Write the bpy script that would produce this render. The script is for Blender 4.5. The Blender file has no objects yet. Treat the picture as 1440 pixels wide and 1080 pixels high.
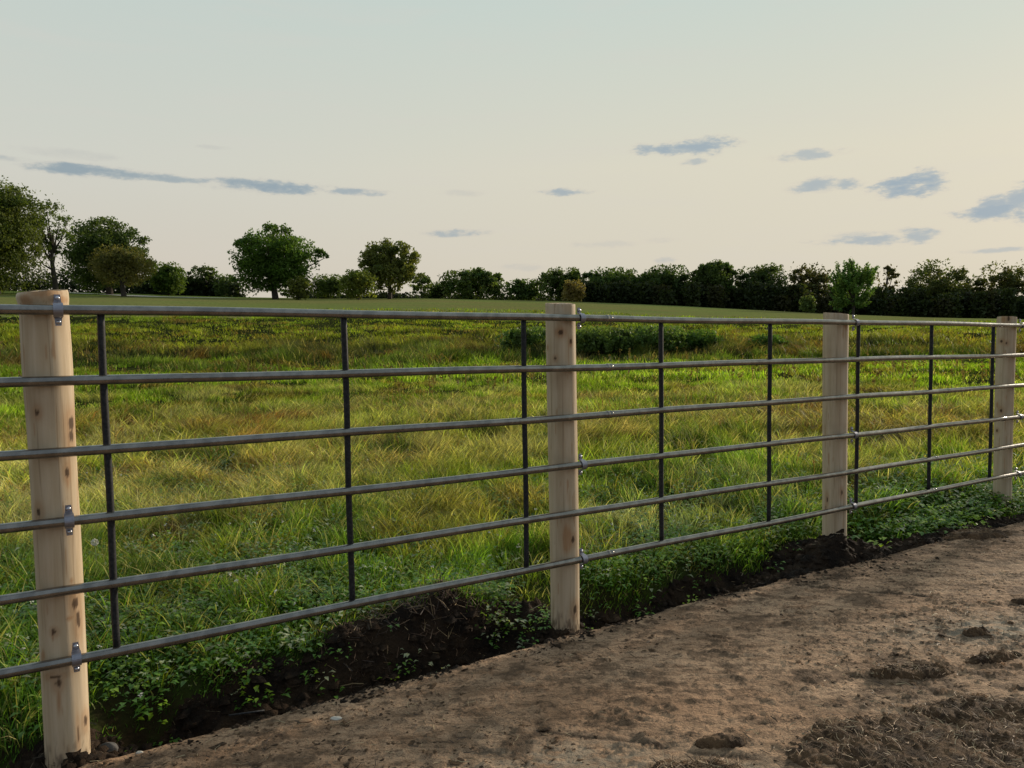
import bpy, math
import numpy as np
from math import radians as rad
S = bpy.context.scene
COL = S.collection

# ---------------------------------------------------------------- camera
F = 1080.0                      # focal length in pixels of a 1440 wide picture
PITCH = math.atan(70/1080); ROLL = 0.015
CAM = np.array([0, 0, 1.30])
Ro = np.array([1, 0, 0.]); fw = np.array([0, math.cos(PITCH), -math.sin(PITCH)]); Uo = np.cross(Ro, fw)
Uc = math.cos(ROLL)*Uo + math.sin(ROLL)*Ro; Rc = math.cos(ROLL)*Ro - math.sin(ROLL)*Uo
from mathutils import Matrix, Vector
cd = bpy.data.cameras.new('camera'); cam = bpy.data.objects.new('camera', cd); COL.objects.link(cam)
cd.sensor_width = 36; cd.lens = 36*F/1440; cd.clip_start = 0.05; cd.clip_end = 6000
m = Matrix.Identity(4)
for i in range(3):
    m[i][0] = Rc[i]; m[i][1] = Uc[i]; m[i][2] = -fw[i]; m[i][3] = CAM[i]
cam.matrix_world = m
S.camera = cam
S.view_settings.view_transform = 'Standard'; S.view_settings.look = 'None'
S.view_settings.exposure = 0.0; S.view_settings.gamma = 1

def ray(x, y):
    d = fw*F + Rc*(x-720) + Uc*(540-y)
    return d/np.linalg.norm(d)
def gpt(x, y, z=0.0):
    d = ray(x, y); return CAM + d*((z-CAM[2])/d[2])
def proj(P):
    v = np.asarray(P) - CAM
    w = v@fw
    return 720 + F*(v@Rc)/w, 540 - F*(v@Uc)/w, w

# ---------------------------------------------------------------- light
SUN_AZ, SUN_EL = 50.0, 14.0
sd = bpy.data.lights.new('sun', 'SUN'); sun = bpy.data.objects.new('sun', sd); COL.objects.link(sun)
sd.energy = 4.0; sd.angle = rad(3.0); sd.color = (1, .86, .68)
sv = Vector((math.sin(rad(SUN_AZ))*math.cos(rad(SUN_EL)), math.cos(rad(SUN_AZ))*math.cos(rad(SUN_EL)), math.sin(rad(SUN_EL))))
sun.rotation_euler = sv.to_track_quat('Z', 'Y').to_euler()

# ---------------------------------------------------------------- node helpers
class NT:
    def __init__(s, nt): s.nt = nt
    def n(s, t, **k):
        o = s.nt.nodes.new(t)
        for a, b in k.items():
            if a == 'ins':
                for i, v in b.items():
                    s.set(o.inputs[i], v)
            else: setattr(o, a, b)
        return o
    def set(s, sock, v):
        if hasattr(v, 'links') or isinstance(v, bpy.types.NodeSocket): s.nt.links.new(v, sock)
        elif isinstance(v, bpy.types.Node): s.nt.links.new(v.outputs[0], sock)
        else: sock.default_value = v
    def m(s, op, a, b=0.0, c=None, clamp=False):
        o = s.n('ShaderNodeMath', operation=op); o.use_clamp = clamp
        s.set(o.inputs[0], a); s.set(o.inputs[1], b)
        if c is not None: s.set(o.inputs[2], c)
        return o.outputs[0]
    def mix(s, f, a, b):
        o = s.n('ShaderNodeMix', data_type='RGBA')
        s.set(o.inputs[0], f); s.set(o.inputs[6], a); s.set(o.inputs[7], b)
        return o.outputs[2]
    def ramp(s, f, pts, interp='LINEAR'):
        o = s.n('ShaderNodeValToRGB'); o.color_ramp.interpolation = interp
        e = o.color_ramp.elements
        while len(e) < len(pts): e.new(0.5)
        for k, (p, c) in enumerate(pts):
            e[k].position = p; e[k].color = c if len(c) == 4 else (*c, 1)
        s.set(o.inputs[0], f); return o.outputs[0]
    def noise(s, vec, scale, detail=4, rough=.5, dist=0.):
        o = s.n('ShaderNodeTexNoise'); s.set(o.inputs['Vector'], vec)
        o.inputs['Scale'].default_value = scale; o.inputs['Detail'].default_value = detail
        o.inputs['Roughness'].default_value = rough; o.inputs['Distortion'].default_value = dist
        return o.outputs[0]
    def sstep(s, v, a, b):
        o = s.n('ShaderNodeMapRange', interpolation_type='SMOOTHSTEP')
        s.set(o.inputs[0], v); o.inputs[1].default_value = a; o.inputs[2].default_value = b
        return o.outputs[0]
def srgb(r, g, b):
    f = lambda c: (c/255/12.92) if c/255 <= .04045 else ((c/255+.055)/1.055)**2.4
    return (f(r), f(g), f(b), 1)

# ---------------------------------------------------------------- sky
W = bpy.data.worlds.new('World'); S.world = W; W.use_nodes = True
W.node_tree.nodes.clear(); T = NT(W.node_tree)
sky = T.n('ShaderNodeTexSky', sky_type='NISHITA', sun_disc=False)
sky.sun_elevation = rad(SUN_EL); sky.sun_rotation = rad(SUN_AZ); sky.dust_density = 3; sky.ozone_density = 1
co = T.n('ShaderNodeTexCoord').outputs['Generated']
sx = T.n('ShaderNodeSeparateXYZ'); T.set(sx.inputs[0], co)
az = T.m('ARCTAN2', sx.outputs[0], sx.outputs[1]); el = T.m('ARCSINE', sx.outputs[2])
veil_left = T.ramp(T.m('DIVIDE', el, 1.5708), [(0, srgb(206,195,180)), (.06, srgb(209,202,189)), (.13, srgb(208,209,199)), (.25, srgb(196,208,203)), (.6, srgb(165,188,198)), (1, srgb(140,168,190))])
veil_right = T.ramp(T.m('DIVIDE', el, 1.5708), [(0, srgb(213,203,185)), (.06, srgb(217,210,192)), (.13, srgb(220,215,196)), (.25, srgb(202,213,205)), (.6, srgb(170,190,196)), (1, srgb(140,168,190))])
side = T.sstep(T.m('COSINE', T.m('SUBTRACT', az, rad(52))), .05, .95)
veil = T.mix(side, veil_left, veil_right)
back = T.sstep(T.m('COSINE', az), -.9, .3)     # away from the sun the sky is dimmer and bluer
veil = T.mix(back, srgb(150, 165, 178), veil)
streak = T.n('ShaderNodeCombineXYZ'); T.set(streak.inputs[0], T.m('MULTIPLY', az, 3)); T.set(streak.inputs[1], T.m('MULTIPLY', el, 22))
wis = T.sstep(T.noise(streak.outputs[0], 1.6, 5, .55, .3), .45, .8)
veil = T.mix(T.m('MULTIPLY', wis, .22), veil, srgb(214, 208, 200))
# low evening clouds: (azimuth, elevation, half width, half height, density), all as directions in the sky
cv = T.n('ShaderNodeCombineXYZ'); T.set(cv.inputs[0], az); T.set(cv.inputs[1], T.m('MULTIPLY', el, 2.7))
nz = T.noise(cv.outputs[0], 26, 6, .6); nz2 = T.noise(cv.outputs[0], 90, 3, .6)
nn = T.m('ADD', T.m('MULTIPLY', T.m('SUBTRACT', nz, .5), 2.7), T.m('MULTIPLY', T.m('SUBTRACT', nz2, .5), .9))
CL = [(962,207,78,9,.9),(990,205,40,12,.9),(978,228,20,5,.6),(1135,218,62,7,.65),(1160,260,58,9,.75),(1275,261,55,13,1),(1298,256,36,17,1),
      (1395,298,66,12,1),(1398,288,30,16,.9),(1436,285,34,24,.9),(1225,336,85,8,.75),(1285,331,38,11,.75),(1410,351,62,4,.6),(130,241,92,8,1),
      (240,252,72,4,.8),(330,256,40,6,.9),(375,262,85,9,1),(190,246,60,6,.9),(505,270,40,5,.8),(790,270,38,5,.8),(640,328,48,5,.7),(650,271,40,4,.35),(95,216,70,6,.3),
      (300,207,22,3,.3),(850,343,56,5,.35),(935,366,18,5,.5),(735,376,40,5,.35),(5,222,40,4,.5),(1210,330,60,5,.5),(930,338,30,4,.3)]
tot = None
for (cx, cy, hw, hh, de) in CL:
    d = ray(cx, cy); a0 = math.atan2(d[0], d[1]); e0 = math.asin(d[2])
    dr = ray(cx+hw, cy); wa = abs(math.atan2(dr[0], dr[1])-a0); we = hh/F*math.cos(a0)
    q = T.m('POWER', T.m('DIVIDE', T.m('SUBTRACT', az, a0), wa*1.15), 2)
    dl = T.m('SUBTRACT', el, e0)
    v = T.m('POWER', T.m('DIVIDE', dl, we*1.35), 2)
    k = T.m('SUBTRACT', 1.0, T.m('ADD', q, v))
    k = T.sstep(T.m('ADD', k, nn), -.15, 1.15)
    lim = T.sstep(T.m('ADD', q, v), 2.4, 1.0)
    k = T.m('MULTIPLY', T.m('MULTIPLY', k, lim), de)
    tot = k if tot is None else T.m('MAXIMUM', tot, k)
ccol = T.mix(side, srgb(143, 160, 170), srgb(146, 166, 182))
ccol = T.mix(T.sstep(tot, .70, .10), ccol, T.mix(side, srgb(188, 186, 182), srgb(214, 204, 190)))
veil = T.mix(T.m('MULTIPLY', tot, .9), veil, ccol)
up = T.n('ShaderNodeVectorMath', operation='SCALE'); T.set(up.inputs[0], veil); up.inputs['Scale'].default_value = 10.0
final = T.mix(.98, sky.outputs[0], up.outputs[0])      # high thin overcast veiling the blue
bg = T.n('ShaderNodeBackground'); T.set(bg.inputs[0], final); bg.inputs[1].default_value = .1
wo = T.n('ShaderNodeOutputWorld'); T.set(wo.inputs[0], bg)
W.cycles.sampling_method = 'MANUAL'; W.cycles.sample_map_resolution = 512
S.cycles.max_bounces = 5; S.cycles.transmission_bounces = 3; S.cycles.diffuse_bounces = 3

# ---------------------------------------------------------------- numpy helpers
rng = np.random.default_rng(7)
def hsh(ix, iy, s):
    ix = ix.astype(np.int64).astype(np.uint64); iy = iy.astype(np.int64).astype(np.uint64)
    h = ix*np.uint64(374761393) + iy*np.uint64(668265263) + np.uint64(s*2246822519 % (1 << 62))
    h = (h ^ (h >> np.uint64(13)))*np.uint64(1274126177); h = h ^ (h >> np.uint64(16))
    return (h & np.uint64(0xffffff)).astype(np.float64)/0xffffff
def vn(x, y, s=0):
    x = np.asarray(x, float); y = np.asarray(y, float)
    ix = np.floor(x); iy = np.floor(y); fx = x-ix; fy = y-iy
    fx = fx*fx*(3-2*fx); fy = fy*fy*(3-2*fy)
    a = hsh(ix, iy, s); b = hsh(ix+1, iy, s); c = hsh(ix, iy+1, s); d = hsh(ix+1, iy+1, s)
    return (a*(1-fx)+b*fx)*(1-fy) + (c*(1-fx)+d*fx)*fy
def fbm(x, y, sc, oc=4, s=0, ro=.5):
    t = 0; a = 1; n = 0
    for k in range(oc):
        t = t + a*vn(x*sc*2**k, y*sc*2**k, s+k*17); n += a; a *= ro
    return t/n
def ss(v, a, b):
    t = np.clip((v-a)/(b-a), 0, 1); return t*t*(3-2*t)

def mesh(name, V, faces, mat, col=None, parent=None, smooth=True, loops=None, counts=None):
    """faces: (N,k) array or list of such arrays"""
    me = bpy.data.meshes.new(name)
    V = np.ascontiguousarray(V, dtype=np.float32)
    if not isinstance(faces, list): faces = [faces]
    lv = np.concatenate([f.reshape(-1) for f in faces]).astype(np.int32)
    ct = np.concatenate([np.full(len(f), f.shape[1], np.int32) for f in faces])
    st = np.concatenate([[0], np.cumsum(ct)[:-1]]).astype(np.int32)
    me.vertices.add(len(V)); me.vertices.foreach_set('co', V.reshape(-1))
    me.loops.add(len(lv)); me.loops.foreach_set('vertex_index', lv)
    me.polygons.add(len(ct)); me.polygons.foreach_set('loop_start', st); me.polygons.foreach_set('loop_total', ct)
    me.polygons.foreach_set('use_smooth', np.full(len(ct), smooth))
    me.update(calc_edges=True)
    if col is not None:
        c = np.ones((len(V), 4), np.float32); c[:, :3] = col
        at = me.color_attributes.new('tint', 'FLOAT_COLOR', 'POINT'); at.data.foreach_set('color', c.reshape(-1))
    if isinstance(mat, (list, tuple)):
        for mm in mat: me.materials.append(mm)
    else: me.materials.append(mat)
    o = bpy.data.objects.new(name, me); COL.objects.link(o)
    if parent: o.parent = parent
    return o
def tag(o, label=None, cat=None, group=None, kind=None):
    if label: o['label'] = label
    if cat: o['category'] = cat
    if group: o['group'] = group
    if kind: o['kind'] = kind
    return o
def empty(name, loc):
    o = bpy.data.objects.new(name, None); COL.objects.link(o); o.location = loc; o.empty_display_size = .2; return o
def grid_faces(nr, nc):
    i = np.arange(nr*nc).reshape(nr, nc)
    return np.stack([i[:-1, :-1], i[:-1, 1:], i[1:, 1:], i[1:, :-1]], -1).reshape(-1, 4)
def tube(P, R, n=10, cap=True, closed_ref=None):
    """tube along points P with radii R -> V, [quads, caps]"""
    P = np.asarray(P, float); R = np.broadcast_to(np.asarray(R, float), (len(P),))
    t = np.gradient(P, axis=0); t /= np.linalg.norm(t, axis=1)[:, None]
    ref = np.array([0, 0, 1.]) if abs(t[0][2]) < .9 else np.array([1., 0, 0])
    u = np.cross(t, ref); u /= np.linalg.norm(u, axis=1)[:, None]; v = np.cross(t, u)
    a = np.arange(n)*2*math.pi/n
    V = P[:, None] + R[:, None, None]*(np.cos(a)[None, :, None]*u[:, None] + np.sin(a)[None, :, None]*v[:, None])
    V = V.reshape(-1, 3); i = np.arange(len(P)*n).reshape(len(P), n); j = np.roll(i, -1, 1)
    Q = np.stack([i[:-1], j[:-1], j[1:], i[1:]], -1).reshape(-1, 4)
    fs = [Q]
    if cap: fs.append(np.stack([i[0][::-1], i[-1]]))
    return V, fs
def join(parts):
    Vs = []; by = {}; off = 0
    for V, fs in parts:
        for f in fs: by.setdefault(f.shape[1], []).append(f+off)
        Vs.append(V); off += len(V)
    return np.concatenate(Vs), [np.concatenate(x) for x in by.values()]

# ---------------------------------------------------------------- frame of the fence
FAZ = rad(57.312); SL = -0.0156
D = np.array([math.sin(FAZ), math.cos(FAZ), 0]); N = np.array([math.cos(FAZ), -math.sin(FAZ), 0])
P0 = CAM + ray(85, 480)*2.31/(ray(85, 480)@fw); P0[2] = 0
def fs_to(s, n, z=0.0): return P0 + D*s + N*n + np.array([0, 0, z])
def plane(x, y, off=0.0):
    q = ray(x, y); t = ((P0+N*off-CAM)@N)/(q@N); P = CAM+q*t; return P, (P-P0)@D
def to_sn(X, Y):
    dx = X-P0[0]; dy = Y-P0[1]
    return dx*D[0]+dy*D[1], dx*N[0]+dy*N[1]

# ---------------------------------------------------------------- terrain
def edge_n(s):        # edge of the yard slab, measured from the rail plane towards the camera
    return np.interp(s, [-4, 0, 1.9, 3.0, 3.6, 5, 6.5, 12], [.035, .035, .06, .10, .15, .20, .30, .35]) + .012*(vn(np.asarray(s)*7, 0*np.asarray(s), 3)-.5) + .014*(fbm(np.asarray(s)*1., 0*np.asarray(s), 22, 3, 8)-.5) + .02*(vn(np.asarray(s)*2.3, 0*np.asarray(s), 4)-.5)
_u = (np.array([-400, 0, 200, 300, 450, 600, 800, 960, 1150, 1300, 1440, 1800])-720)/1080
_c = np.array([76, 72, 64, 59, 54, 52, 45, 36, 23, 15, 10, 4])/1080
_b = np.array([36, 34, 31, 29, 26, 24, 16, 9, 7, 6, 6, 4])/1080
YC = 170.0
def mounds(s, n):
    z = 0*s
    for (ms, mn, rs, rn, h) in MOUNDS:
        d = ((s-ms)/rs)**2 + ((n-mn)/rn)**2
        z = z + h*np.exp(-d*1.2)*(.55+.9*fbm(s, n, 9, 3, 41))
    return z
def snp(x, y, z=0.0):
    g = gpt(x, y, z); return to_sn(g[0], g[1])
MOUNDS = []
for (x, y, rs, rn, h) in [(610, 868, .30, .18, .13), (510, 905, .2, .12, .05), (735, 880, .2, .12, .05), (395, 960, .25, .15, .05),
                          (1160, 777, .30, .10, .09), (1215, 775, .25, .08, .05), (1090, 800, .25, .08, .05), (890, 868, .3, .07, .04), (1330, 752, .35, .10, .05)]:
    a, b = snp(x, y); MOUNDS.append((a, b, rs, rn, h))
def soil_far(s):     # how far beyond the fence bare soil reaches
    return np.interp(s, [-4, -.3, .15, .5, .95, 1.45, 1.8, 2.2, 2.9, 3.4, 3.9, 4.5, 5.1, 5.6, 7, 12],
                        [-.24, -.22, -.27, -.31, -.40, -.46, -.38, -.34, -.30, -.28, -.27, -.17, .00, .08, .15, .2]) + .12*(vn(np.asarray(s)*5, 0*np.asarray(s), 9)-.5)
def soil_mask(s, n):
    f = soil_far(s) + .10*(fbm(s, n, 6, 3, 77)-.5)
    return ss(n, f-.05, f+.05)*(s > -5)*(s < 12)
def H(X, Y, fine=True):
    X = np.asarray(X, float); Y = np.asarray(Y, float)
    Yp = np.maximum(Y, 1); u = np.clip(X/np.maximum(Yp, 20), -1.2, 1.2)
    zc = 1.3 + YC*np.interp(u, _u, _c); zb = 1.3 + 60*np.interp(u, _u, _b)
    t1 = np.clip((Yp-26)/34, 0, 1); t1 = t1*t1*.35+t1*.65
    z = np.where(Yp < 60, zb*t1, zb + (zc-zb)*np.clip((Yp-60)/(YC-60), 0, 1)**.96)
    z = np.where(Yp > YC, zc - (Yp-YC)*.012, z)
    # gentle undulation of the meadow
    w = ss(Yp, 6, 20)*(1-ss(Yp, 120, 170))
    z = z + w*.35*(fbm(X, Y, .06, 3, 5)-.5) + (1-ss(Yp, 60, 120))*.12*(fbm(X, Y, .5, 3, 6)-.5)
    s, n = to_sn(X, Y)
    e = edge_n(s)
    near = (1-ss(np.hypot(X, Y), 10, 16))
    bank = ss(n, -.15, -.9)*.05                         # meadow side a little higher
    pf = 1
    for ps in (-2.03, -.033, 1.93, 3.93, 5.93, 7.93): pf = pf*(1-.85*np.exp(-((s-ps)/.17)**2)*ss(n, .03, -.02))
    tr = -.20*pf*ss(n, -.40, -.20)*np.interp(s, [-1, 1.8, 2.3, 3.2, 4, 5.5, 7], [1, 1, .9, .8, .5, .3, .2])
    clod = 0
    if fine:
        sm = soil_mask(s, n)*(1-ss(np.hypot(X, Y), 7, 12))
        r1 = 1-np.abs(2*fbm(X, Y, 7, 3, 21)-1); r2 = fbm(X, Y, 30, 4, 22, .6)
        clod = sm*(.055*(r1-.6) + .035*(r2-.5)) + (1-sm)*.03*(fbm(X, Y, 5, 2, 23)-.5)
    zn = bank + tr + clod + mounds(s, n)
    under = ss(n, e-.015, e+.03)                          # below the yard slab
    zn = zn*(1-under) + under*(-.16)
    return z + near*zn - (1-near)*0.0
def slab(s, n, X, Y):
    d = n-edge_n(s)
    z = .010*(fbm(X, Y, 1.2, 3, 31)-.5) + .007*(fbm(X, Y, 9, 3, 32)-.5) + .006*(fbm(X*1.0, Y, 45, 3, 33)-.5)
    a_ = X*.995-Y*.10; b_ = (X*.10+Y*.995)*2.2
    lump = ss(fbm(a_, b_, 11, 5, 34, .75), .60, .68)*.008 + ss(fbm(a_, b_, 34, 4, 35, .75), .62, .72)*.006
    z = z + lump*(.4+fbm(X, Y, 1.1, 2, 36))
    z = z - .010*ss(d, .06, 0)
    return z

# ---------------------------------------------------------------- materials
def mat(name):
    M = bpy.data.materials.new(name); M.use_nodes = True; M.node_tree.nodes.clear()
    t = NT(M.node_tree); out = t.n('ShaderNodeOutputMaterial'); return M, t, out
def principled(t, out, **k):
    p = t.n('ShaderNodeBsdfPrincipled')
    for a, b in k.items(): t.set(p.inputs[a.replace('_', ' ')], b)
    t.set(out.inputs[0], p); return p
def tinted_leaf(name, trans=.45, rough=.55, spec=.3, tw=(1.5, 1.5, .7)):
    M, t, out = mat(name)
    c = t.n('ShaderNodeVertexColor', layer_name='tint').outputs[0]
    p = t.n('ShaderNodeBsdfPrincipled', ins={'Base Color': c, 'Roughness': rough, 'Specular IOR Level': spec})
    tr = t.n('ShaderNodeBsdfTranslucent')
    mm = t.n('ShaderNodeMix', data_type='RGBA', blend_type='MULTIPLY'); mm.inputs[0].default_value = 1
    t.set(mm.inputs[6], c); mm.inputs[7].default_value = (*tw, 1); t.set(tr.inputs[0], mm.outputs[2])
    ms = t.n('ShaderNodeMixShader'); ms.inputs[0].default_value = trans
    t.set(ms.inputs[1], p); t.set(ms.inputs[2], tr); t.set(out.inputs[0], ms); return M
def pos(t): return t.n('ShaderNodeNewGeometry').outputs['Position']
def bump(t, h, st, dist):
    b = t.n('ShaderNodeBump'); b.inputs['Strength'].default_value = st; b.inputs['Distance'].default_value = dist
    t.set(b.inputs['Height'], h); return b.outputs[0]

M_grass = tinted_leaf('grass_blade', .48, .6, .12)
M_leaf = tinted_leaf('tree_foliage', .40, .6, .2)
M_weed = tinted_leaf('weed_leaf', .35, .4, .4)

M_meadow, t, o = mat('meadow_soil_and_turf')
P = pos(t)
c = t.mix(t.sstep(t.noise(P, .35, 4), .35, .65), (.022, .034, .009, 1), (.045, .056, .014, 1))
c = t.mix(t.sstep(t.noise(P, 6, 4), .4, .7), c, (.024, .018, .010, 1))
principled(t, o, Base_Color=c, Roughness=1.0, Specular_IOR_Level=.0, Normal=bump(t, t.noise(P, 9, 5), .6, .08))

M_field, t, o = mat('mown_hay_field')
P = pos(t)
mp = t.n('ShaderNodeMapping'); mp.inputs['Scale'].default_value = (.05, .9, .05); mp.inputs['Rotation'].default_value = (0, 0, .25); t.set(mp.inputs[0], P)
c = t.mix(t.sstep(t.noise(mp.outputs[0], 1.0, 4), .3, .7), (.145, .185, .050, 1), (.210, .225, .070, 1))
c = t.mix(t.sstep(t.noise(P, .05, 3), .35, .65), c, (.200, .190, .066, 1))
c = t.mix(t.m('MULTIPLY', t.sstep(t.noise(P, 2.5, 4), .5, .75), .5), c, (.05, .075, .02, 1))
principled(t, o, Base_Color=c, Roughness=1.0, Specular_IOR_Level=.0, Normal=bump(t, t.noise(P, 2.0, 5), .5, .3))

M_lawn, t, o = mat('lawn_grass')
P = pos(t)
c = t.mix(t.sstep(t.noise(P, .08, 4), .35, .65), (.09, .14, .03, 1), (.14, .17, .045, 1))
principled(t, o, Base_Color=c, Roughness=1.0, Specular_IOR_Level=.0, Normal=bump(t, t.noise(P, 2.0, 5), .5, .3))

M_road, t, o = mat('gravel_lane')
P = pos(t)
principled(t, o, Base_Color=t.mix(t.noise(P, 1.5, 4), (.26, .28, .24, 1), (.34, .35, .30, 1)), Roughness=.95)

M_soil, t, o = mat('dark_dug_soil')
P = pos(t)
c = t.mix(t.sstep(t.noise(P, 7, 5, .6), .35, .65), (.014, .009, .006, 1), (.045, .027, .015, 1))
c = t.mix(t.sstep(t.noise(P, 45, 3, .6), .58, .72), c, (.055, .034, .019, 1))
c = t.mix(t.m('MULTIPLY', t.sstep(t.noise(P, 130, 2, .5), .68, .76), .6), c, (.16, .12, .08, 1))
principled(t, o, Base_Color=c, Roughness=.95, Specular_IOR_Level=.2, Normal=bump(t, t.noise(P, 60, 6, .65), 1.0, .02))

M_yard, t, o = mat('dirty_concrete_yard')
P = pos(t)
v = t.n('ShaderNodeMapping'); v.inputs['Rotation'].default_value = (0, 0, .1); v.inputs['Scale'].default_value = (1, 2.4, 1); t.set(v.inputs[0], P); Q = v.outputs[0]
c = t.mix(t.sstep(t.noise(Q, .9, 5, .6), .3, .7), (.465, .270, .152, 1), (.620, .408, .252, 1))
c = t.mix(t.sstep(t.noise(Q, 5, 5, .65), .42, .68), c, (.260, .152, .084, 1))
c = t.mix(t.m('MULTIPLY', t.sstep(t.noise(Q, 13, 12, .85), .515, .555), .75), c, (.070, .042, .024, 1))
c = t.mix(t.m('MULTIPLY', t.sstep(t.noise(Q, 75, 6, .8), .55, .62), .85), c, (.055, .034, .020, 1))
c = t.mix(t.m('MULTIPLY', t.sstep(t.noise(P, 110, 3, .6), .68, .78), .5), c, (.36, .29, .20, 1))
c = t.mix(t.m('MULTIPLY', t.sstep(t.noise(P, 170, 4, .9), .42, .58), .35), c, (.12, .072, .042, 1))
att = t.n('ShaderNodeVertexColor', layer_name='tint')
sp = t.n('ShaderNodeSeparateColor'); t.set(sp.inputs[0], att.outputs[0])
grey = t.mix(t.sstep(t.noise(P, 20, 5, .6), .4, .7), (.350, .285, .205, 1), (.30, .215, .140, 1))
c = t.mix(t.m('MULTIPLY', sp.outputs[0], t.sstep(t.noise(Q, 12, 4, .6), .68, .42)), c, grey)
c = t.mix(t.m('MULTIPLY', sp.outputs[1], .85), c, (.035, .022, .014, 1))
c = t.mix(t.m('MULTIPLY', sp.outputs[2], .8), c, (.060, .036, .020, 1))
hh = t.m('ADD', t.m('MULTIPLY', t.noise(P, 18, 6, .65), 1.0), t.m('MULTIPLY', t.noise(P, 90, 5, .7), .45))
principled(t, o, Base_Color=c, Roughness=.9, Specular_IOR_Level=.25, Normal=bump(t, hh, .9, .018))

M_dung, t, o = mat('manure_and_bedding')
P = pos(t)
c = t.mix(t.sstep(t.noise(P, 14, 5, .6), .35, .65), (.050, .029, .016, 1), (.150, .086, .043, 1))
c = t.mix(t.sstep(t.noise(P, 80, 4, .6), .58, .7), c, (.20, .125, .065, 1))
principled(t, o, Base_Color=c, Roughness=.9, Specular_IOR_Level=.25, Normal=bump(t, t.noise(P, 90, 6, .7), 1.0, .012))

M_litter, t, o = mat('straw_strand')
c = t.n('ShaderNodeVertexColor', layer_name='tint').outputs[0]
principled(t, o, Base_Color=c, Roughness=.7)

M_metal, t, o = mat('mill_steel_pipe')
P = pos(t)
mp = t.n('ShaderNodeMapping'); mp.inputs['Rotation'].default_value = (0, 0, FAZ); mp.inputs['Scale'].default_value = (12, 4, 12); t.set(mp.inputs[0], P)
n1 = t.noise(mp.outputs[0], 2.0, 5, .6); n2 = t.noise(P, 160, 3, .6)
c = t.mix(t.sstep(n1, .35, .65), (.19, .18, .165, 1), (.29, .268, .24, 1))
c = t.mix(t.m('MULTIPLY', t.sstep(n2, .64, .74), .35), c, (.20, .15, .12, 1))
principled(t, o, Base_Color=c, Metallic=.85, Specular_IOR_Level=.8, Roughness=t.m('ADD', t.m('MULTIPLY', n1, .14), .11), Normal=bump(t, n2, .15, .001))
M_upr, t, o = mat('dark_steel_upright')
P = pos(t)
n2 = t.noise(P, 120, 3, .6)
c = t.mix(t.sstep(n2, .4, .65), (.012, .013, .015, 1), (.030, .030, .032, 1))
principled(t, o, Base_Color=c, Metallic=.0, Roughness=.6, Specular_IOR_Level=.25, Normal=bump(t, n2, .3, .002))
M_clamp, t, o = mat('galvanised_clamp')
n2 = t.noise(pos(t), 90, 3, .6)
principled(t, o, Base_Color=t.mix(n2, (.20, .20, .24, 1), (.36, .36, .41, 1)), Metallic=.75, Roughness=.42)
M_bolt, t, o = mat('zinc_bolt')
principled(t, o, Base_Color=(.5, .5, .55, 1), Metallic=.9, Roughness=.3)

M_wood, t, o = mat('peeled_pine_post')
tc = t.n('ShaderNodeTexCoord').outputs['Object']
mp = t.n('ShaderNodeMapping'); mp.inputs['Scale'].default_value = (16, 16, 1.1); t.set(mp.inputs[0], tc)
g1 = t.noise(mp.outputs[0], 2.2, 6, .6, .4)
c = t.mix(t.sstep(g1, .3, .72), (.460, .350, .226, 1), (.575, .462, .325, 1))
c = t.mix(t.m('MULTIPLY', t.sstep(t.noise(tc, 3.2, 3), .5, .75), .45), c, (.31, .20, .12, 1))
c = t.mix(t.m('MULTIPLY', t.sstep(t.noise(tc, 26, 4, .6), .66, .78), .25), c, (.33, .22, .13, 1))
mp2 = t.n('ShaderNodeMapping'); mp2.inputs['Scale'].default_value = (70, 70, 1.2); t.set(mp2.inputs[0], tc)
c = t.mix(t.m('MULTIPLY', t.sstep(t.noise(mp2.outputs[0], 1.4, 3), .60, .66), .5), c, (.26, .175, .10, 1))
att = t.n('ShaderNodeVertexColor', layer_name='tint'); sp = t.n('ShaderNodeSeparateColor'); t.set(sp.inputs[0], att.outputs[0])
c = t.mix(sp.outputs[1], c, (.36, .19, .085, 1))
c = t.mix(sp.outputs[0], c, (.070, .040, .022, 1))
principled(t, o, Base_Color=c, Roughness=.75, Specular_IOR_Level=.25, Normal=bump(t, g1, .35, .004))

M_bark, t, o = mat('tree_bark')
principled(t, o, Base_Color=t.mix(t.noise(pos(t), 3, 4), (.045, .035, .026, 1), (.09, .07, .055, 1)), Roughness=.9)
M_stone, t, o = mat('fieldstone')
P = pos(t)
c = t.mix(t.sstep(t.noise(P, 22, 5, .6), .35, .7), (.05, .046, .042, 1), (.11, .10, .09, 1))
principled(t, o, Base_Color=c, Roughness=.9, Normal=bump(t, t.noise(P, 40, 5), .6, .01))
M_pale, t, o = mat('pale_limestone_chip')
principled(t, o, Base_Color=t.mix(t.noise(pos(t), 60, 4), (.42, .38, .32, 1), (.62, .58, .50, 1)), Roughness=.8)
M_leafdead, t, o = mat('dead_brown_leaf')
principled(t, o, Base_Color=t.mix(t.noise(pos(t), 50, 4), (.26, .13, .06, 1), (.42, .25, .13, 1)), Roughness=.7)
M_fluff, t, o = mat('seed_fluff')
principled(t, o, Base_Color=(.62, .60, .50, 1), Roughness=.9)

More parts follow.
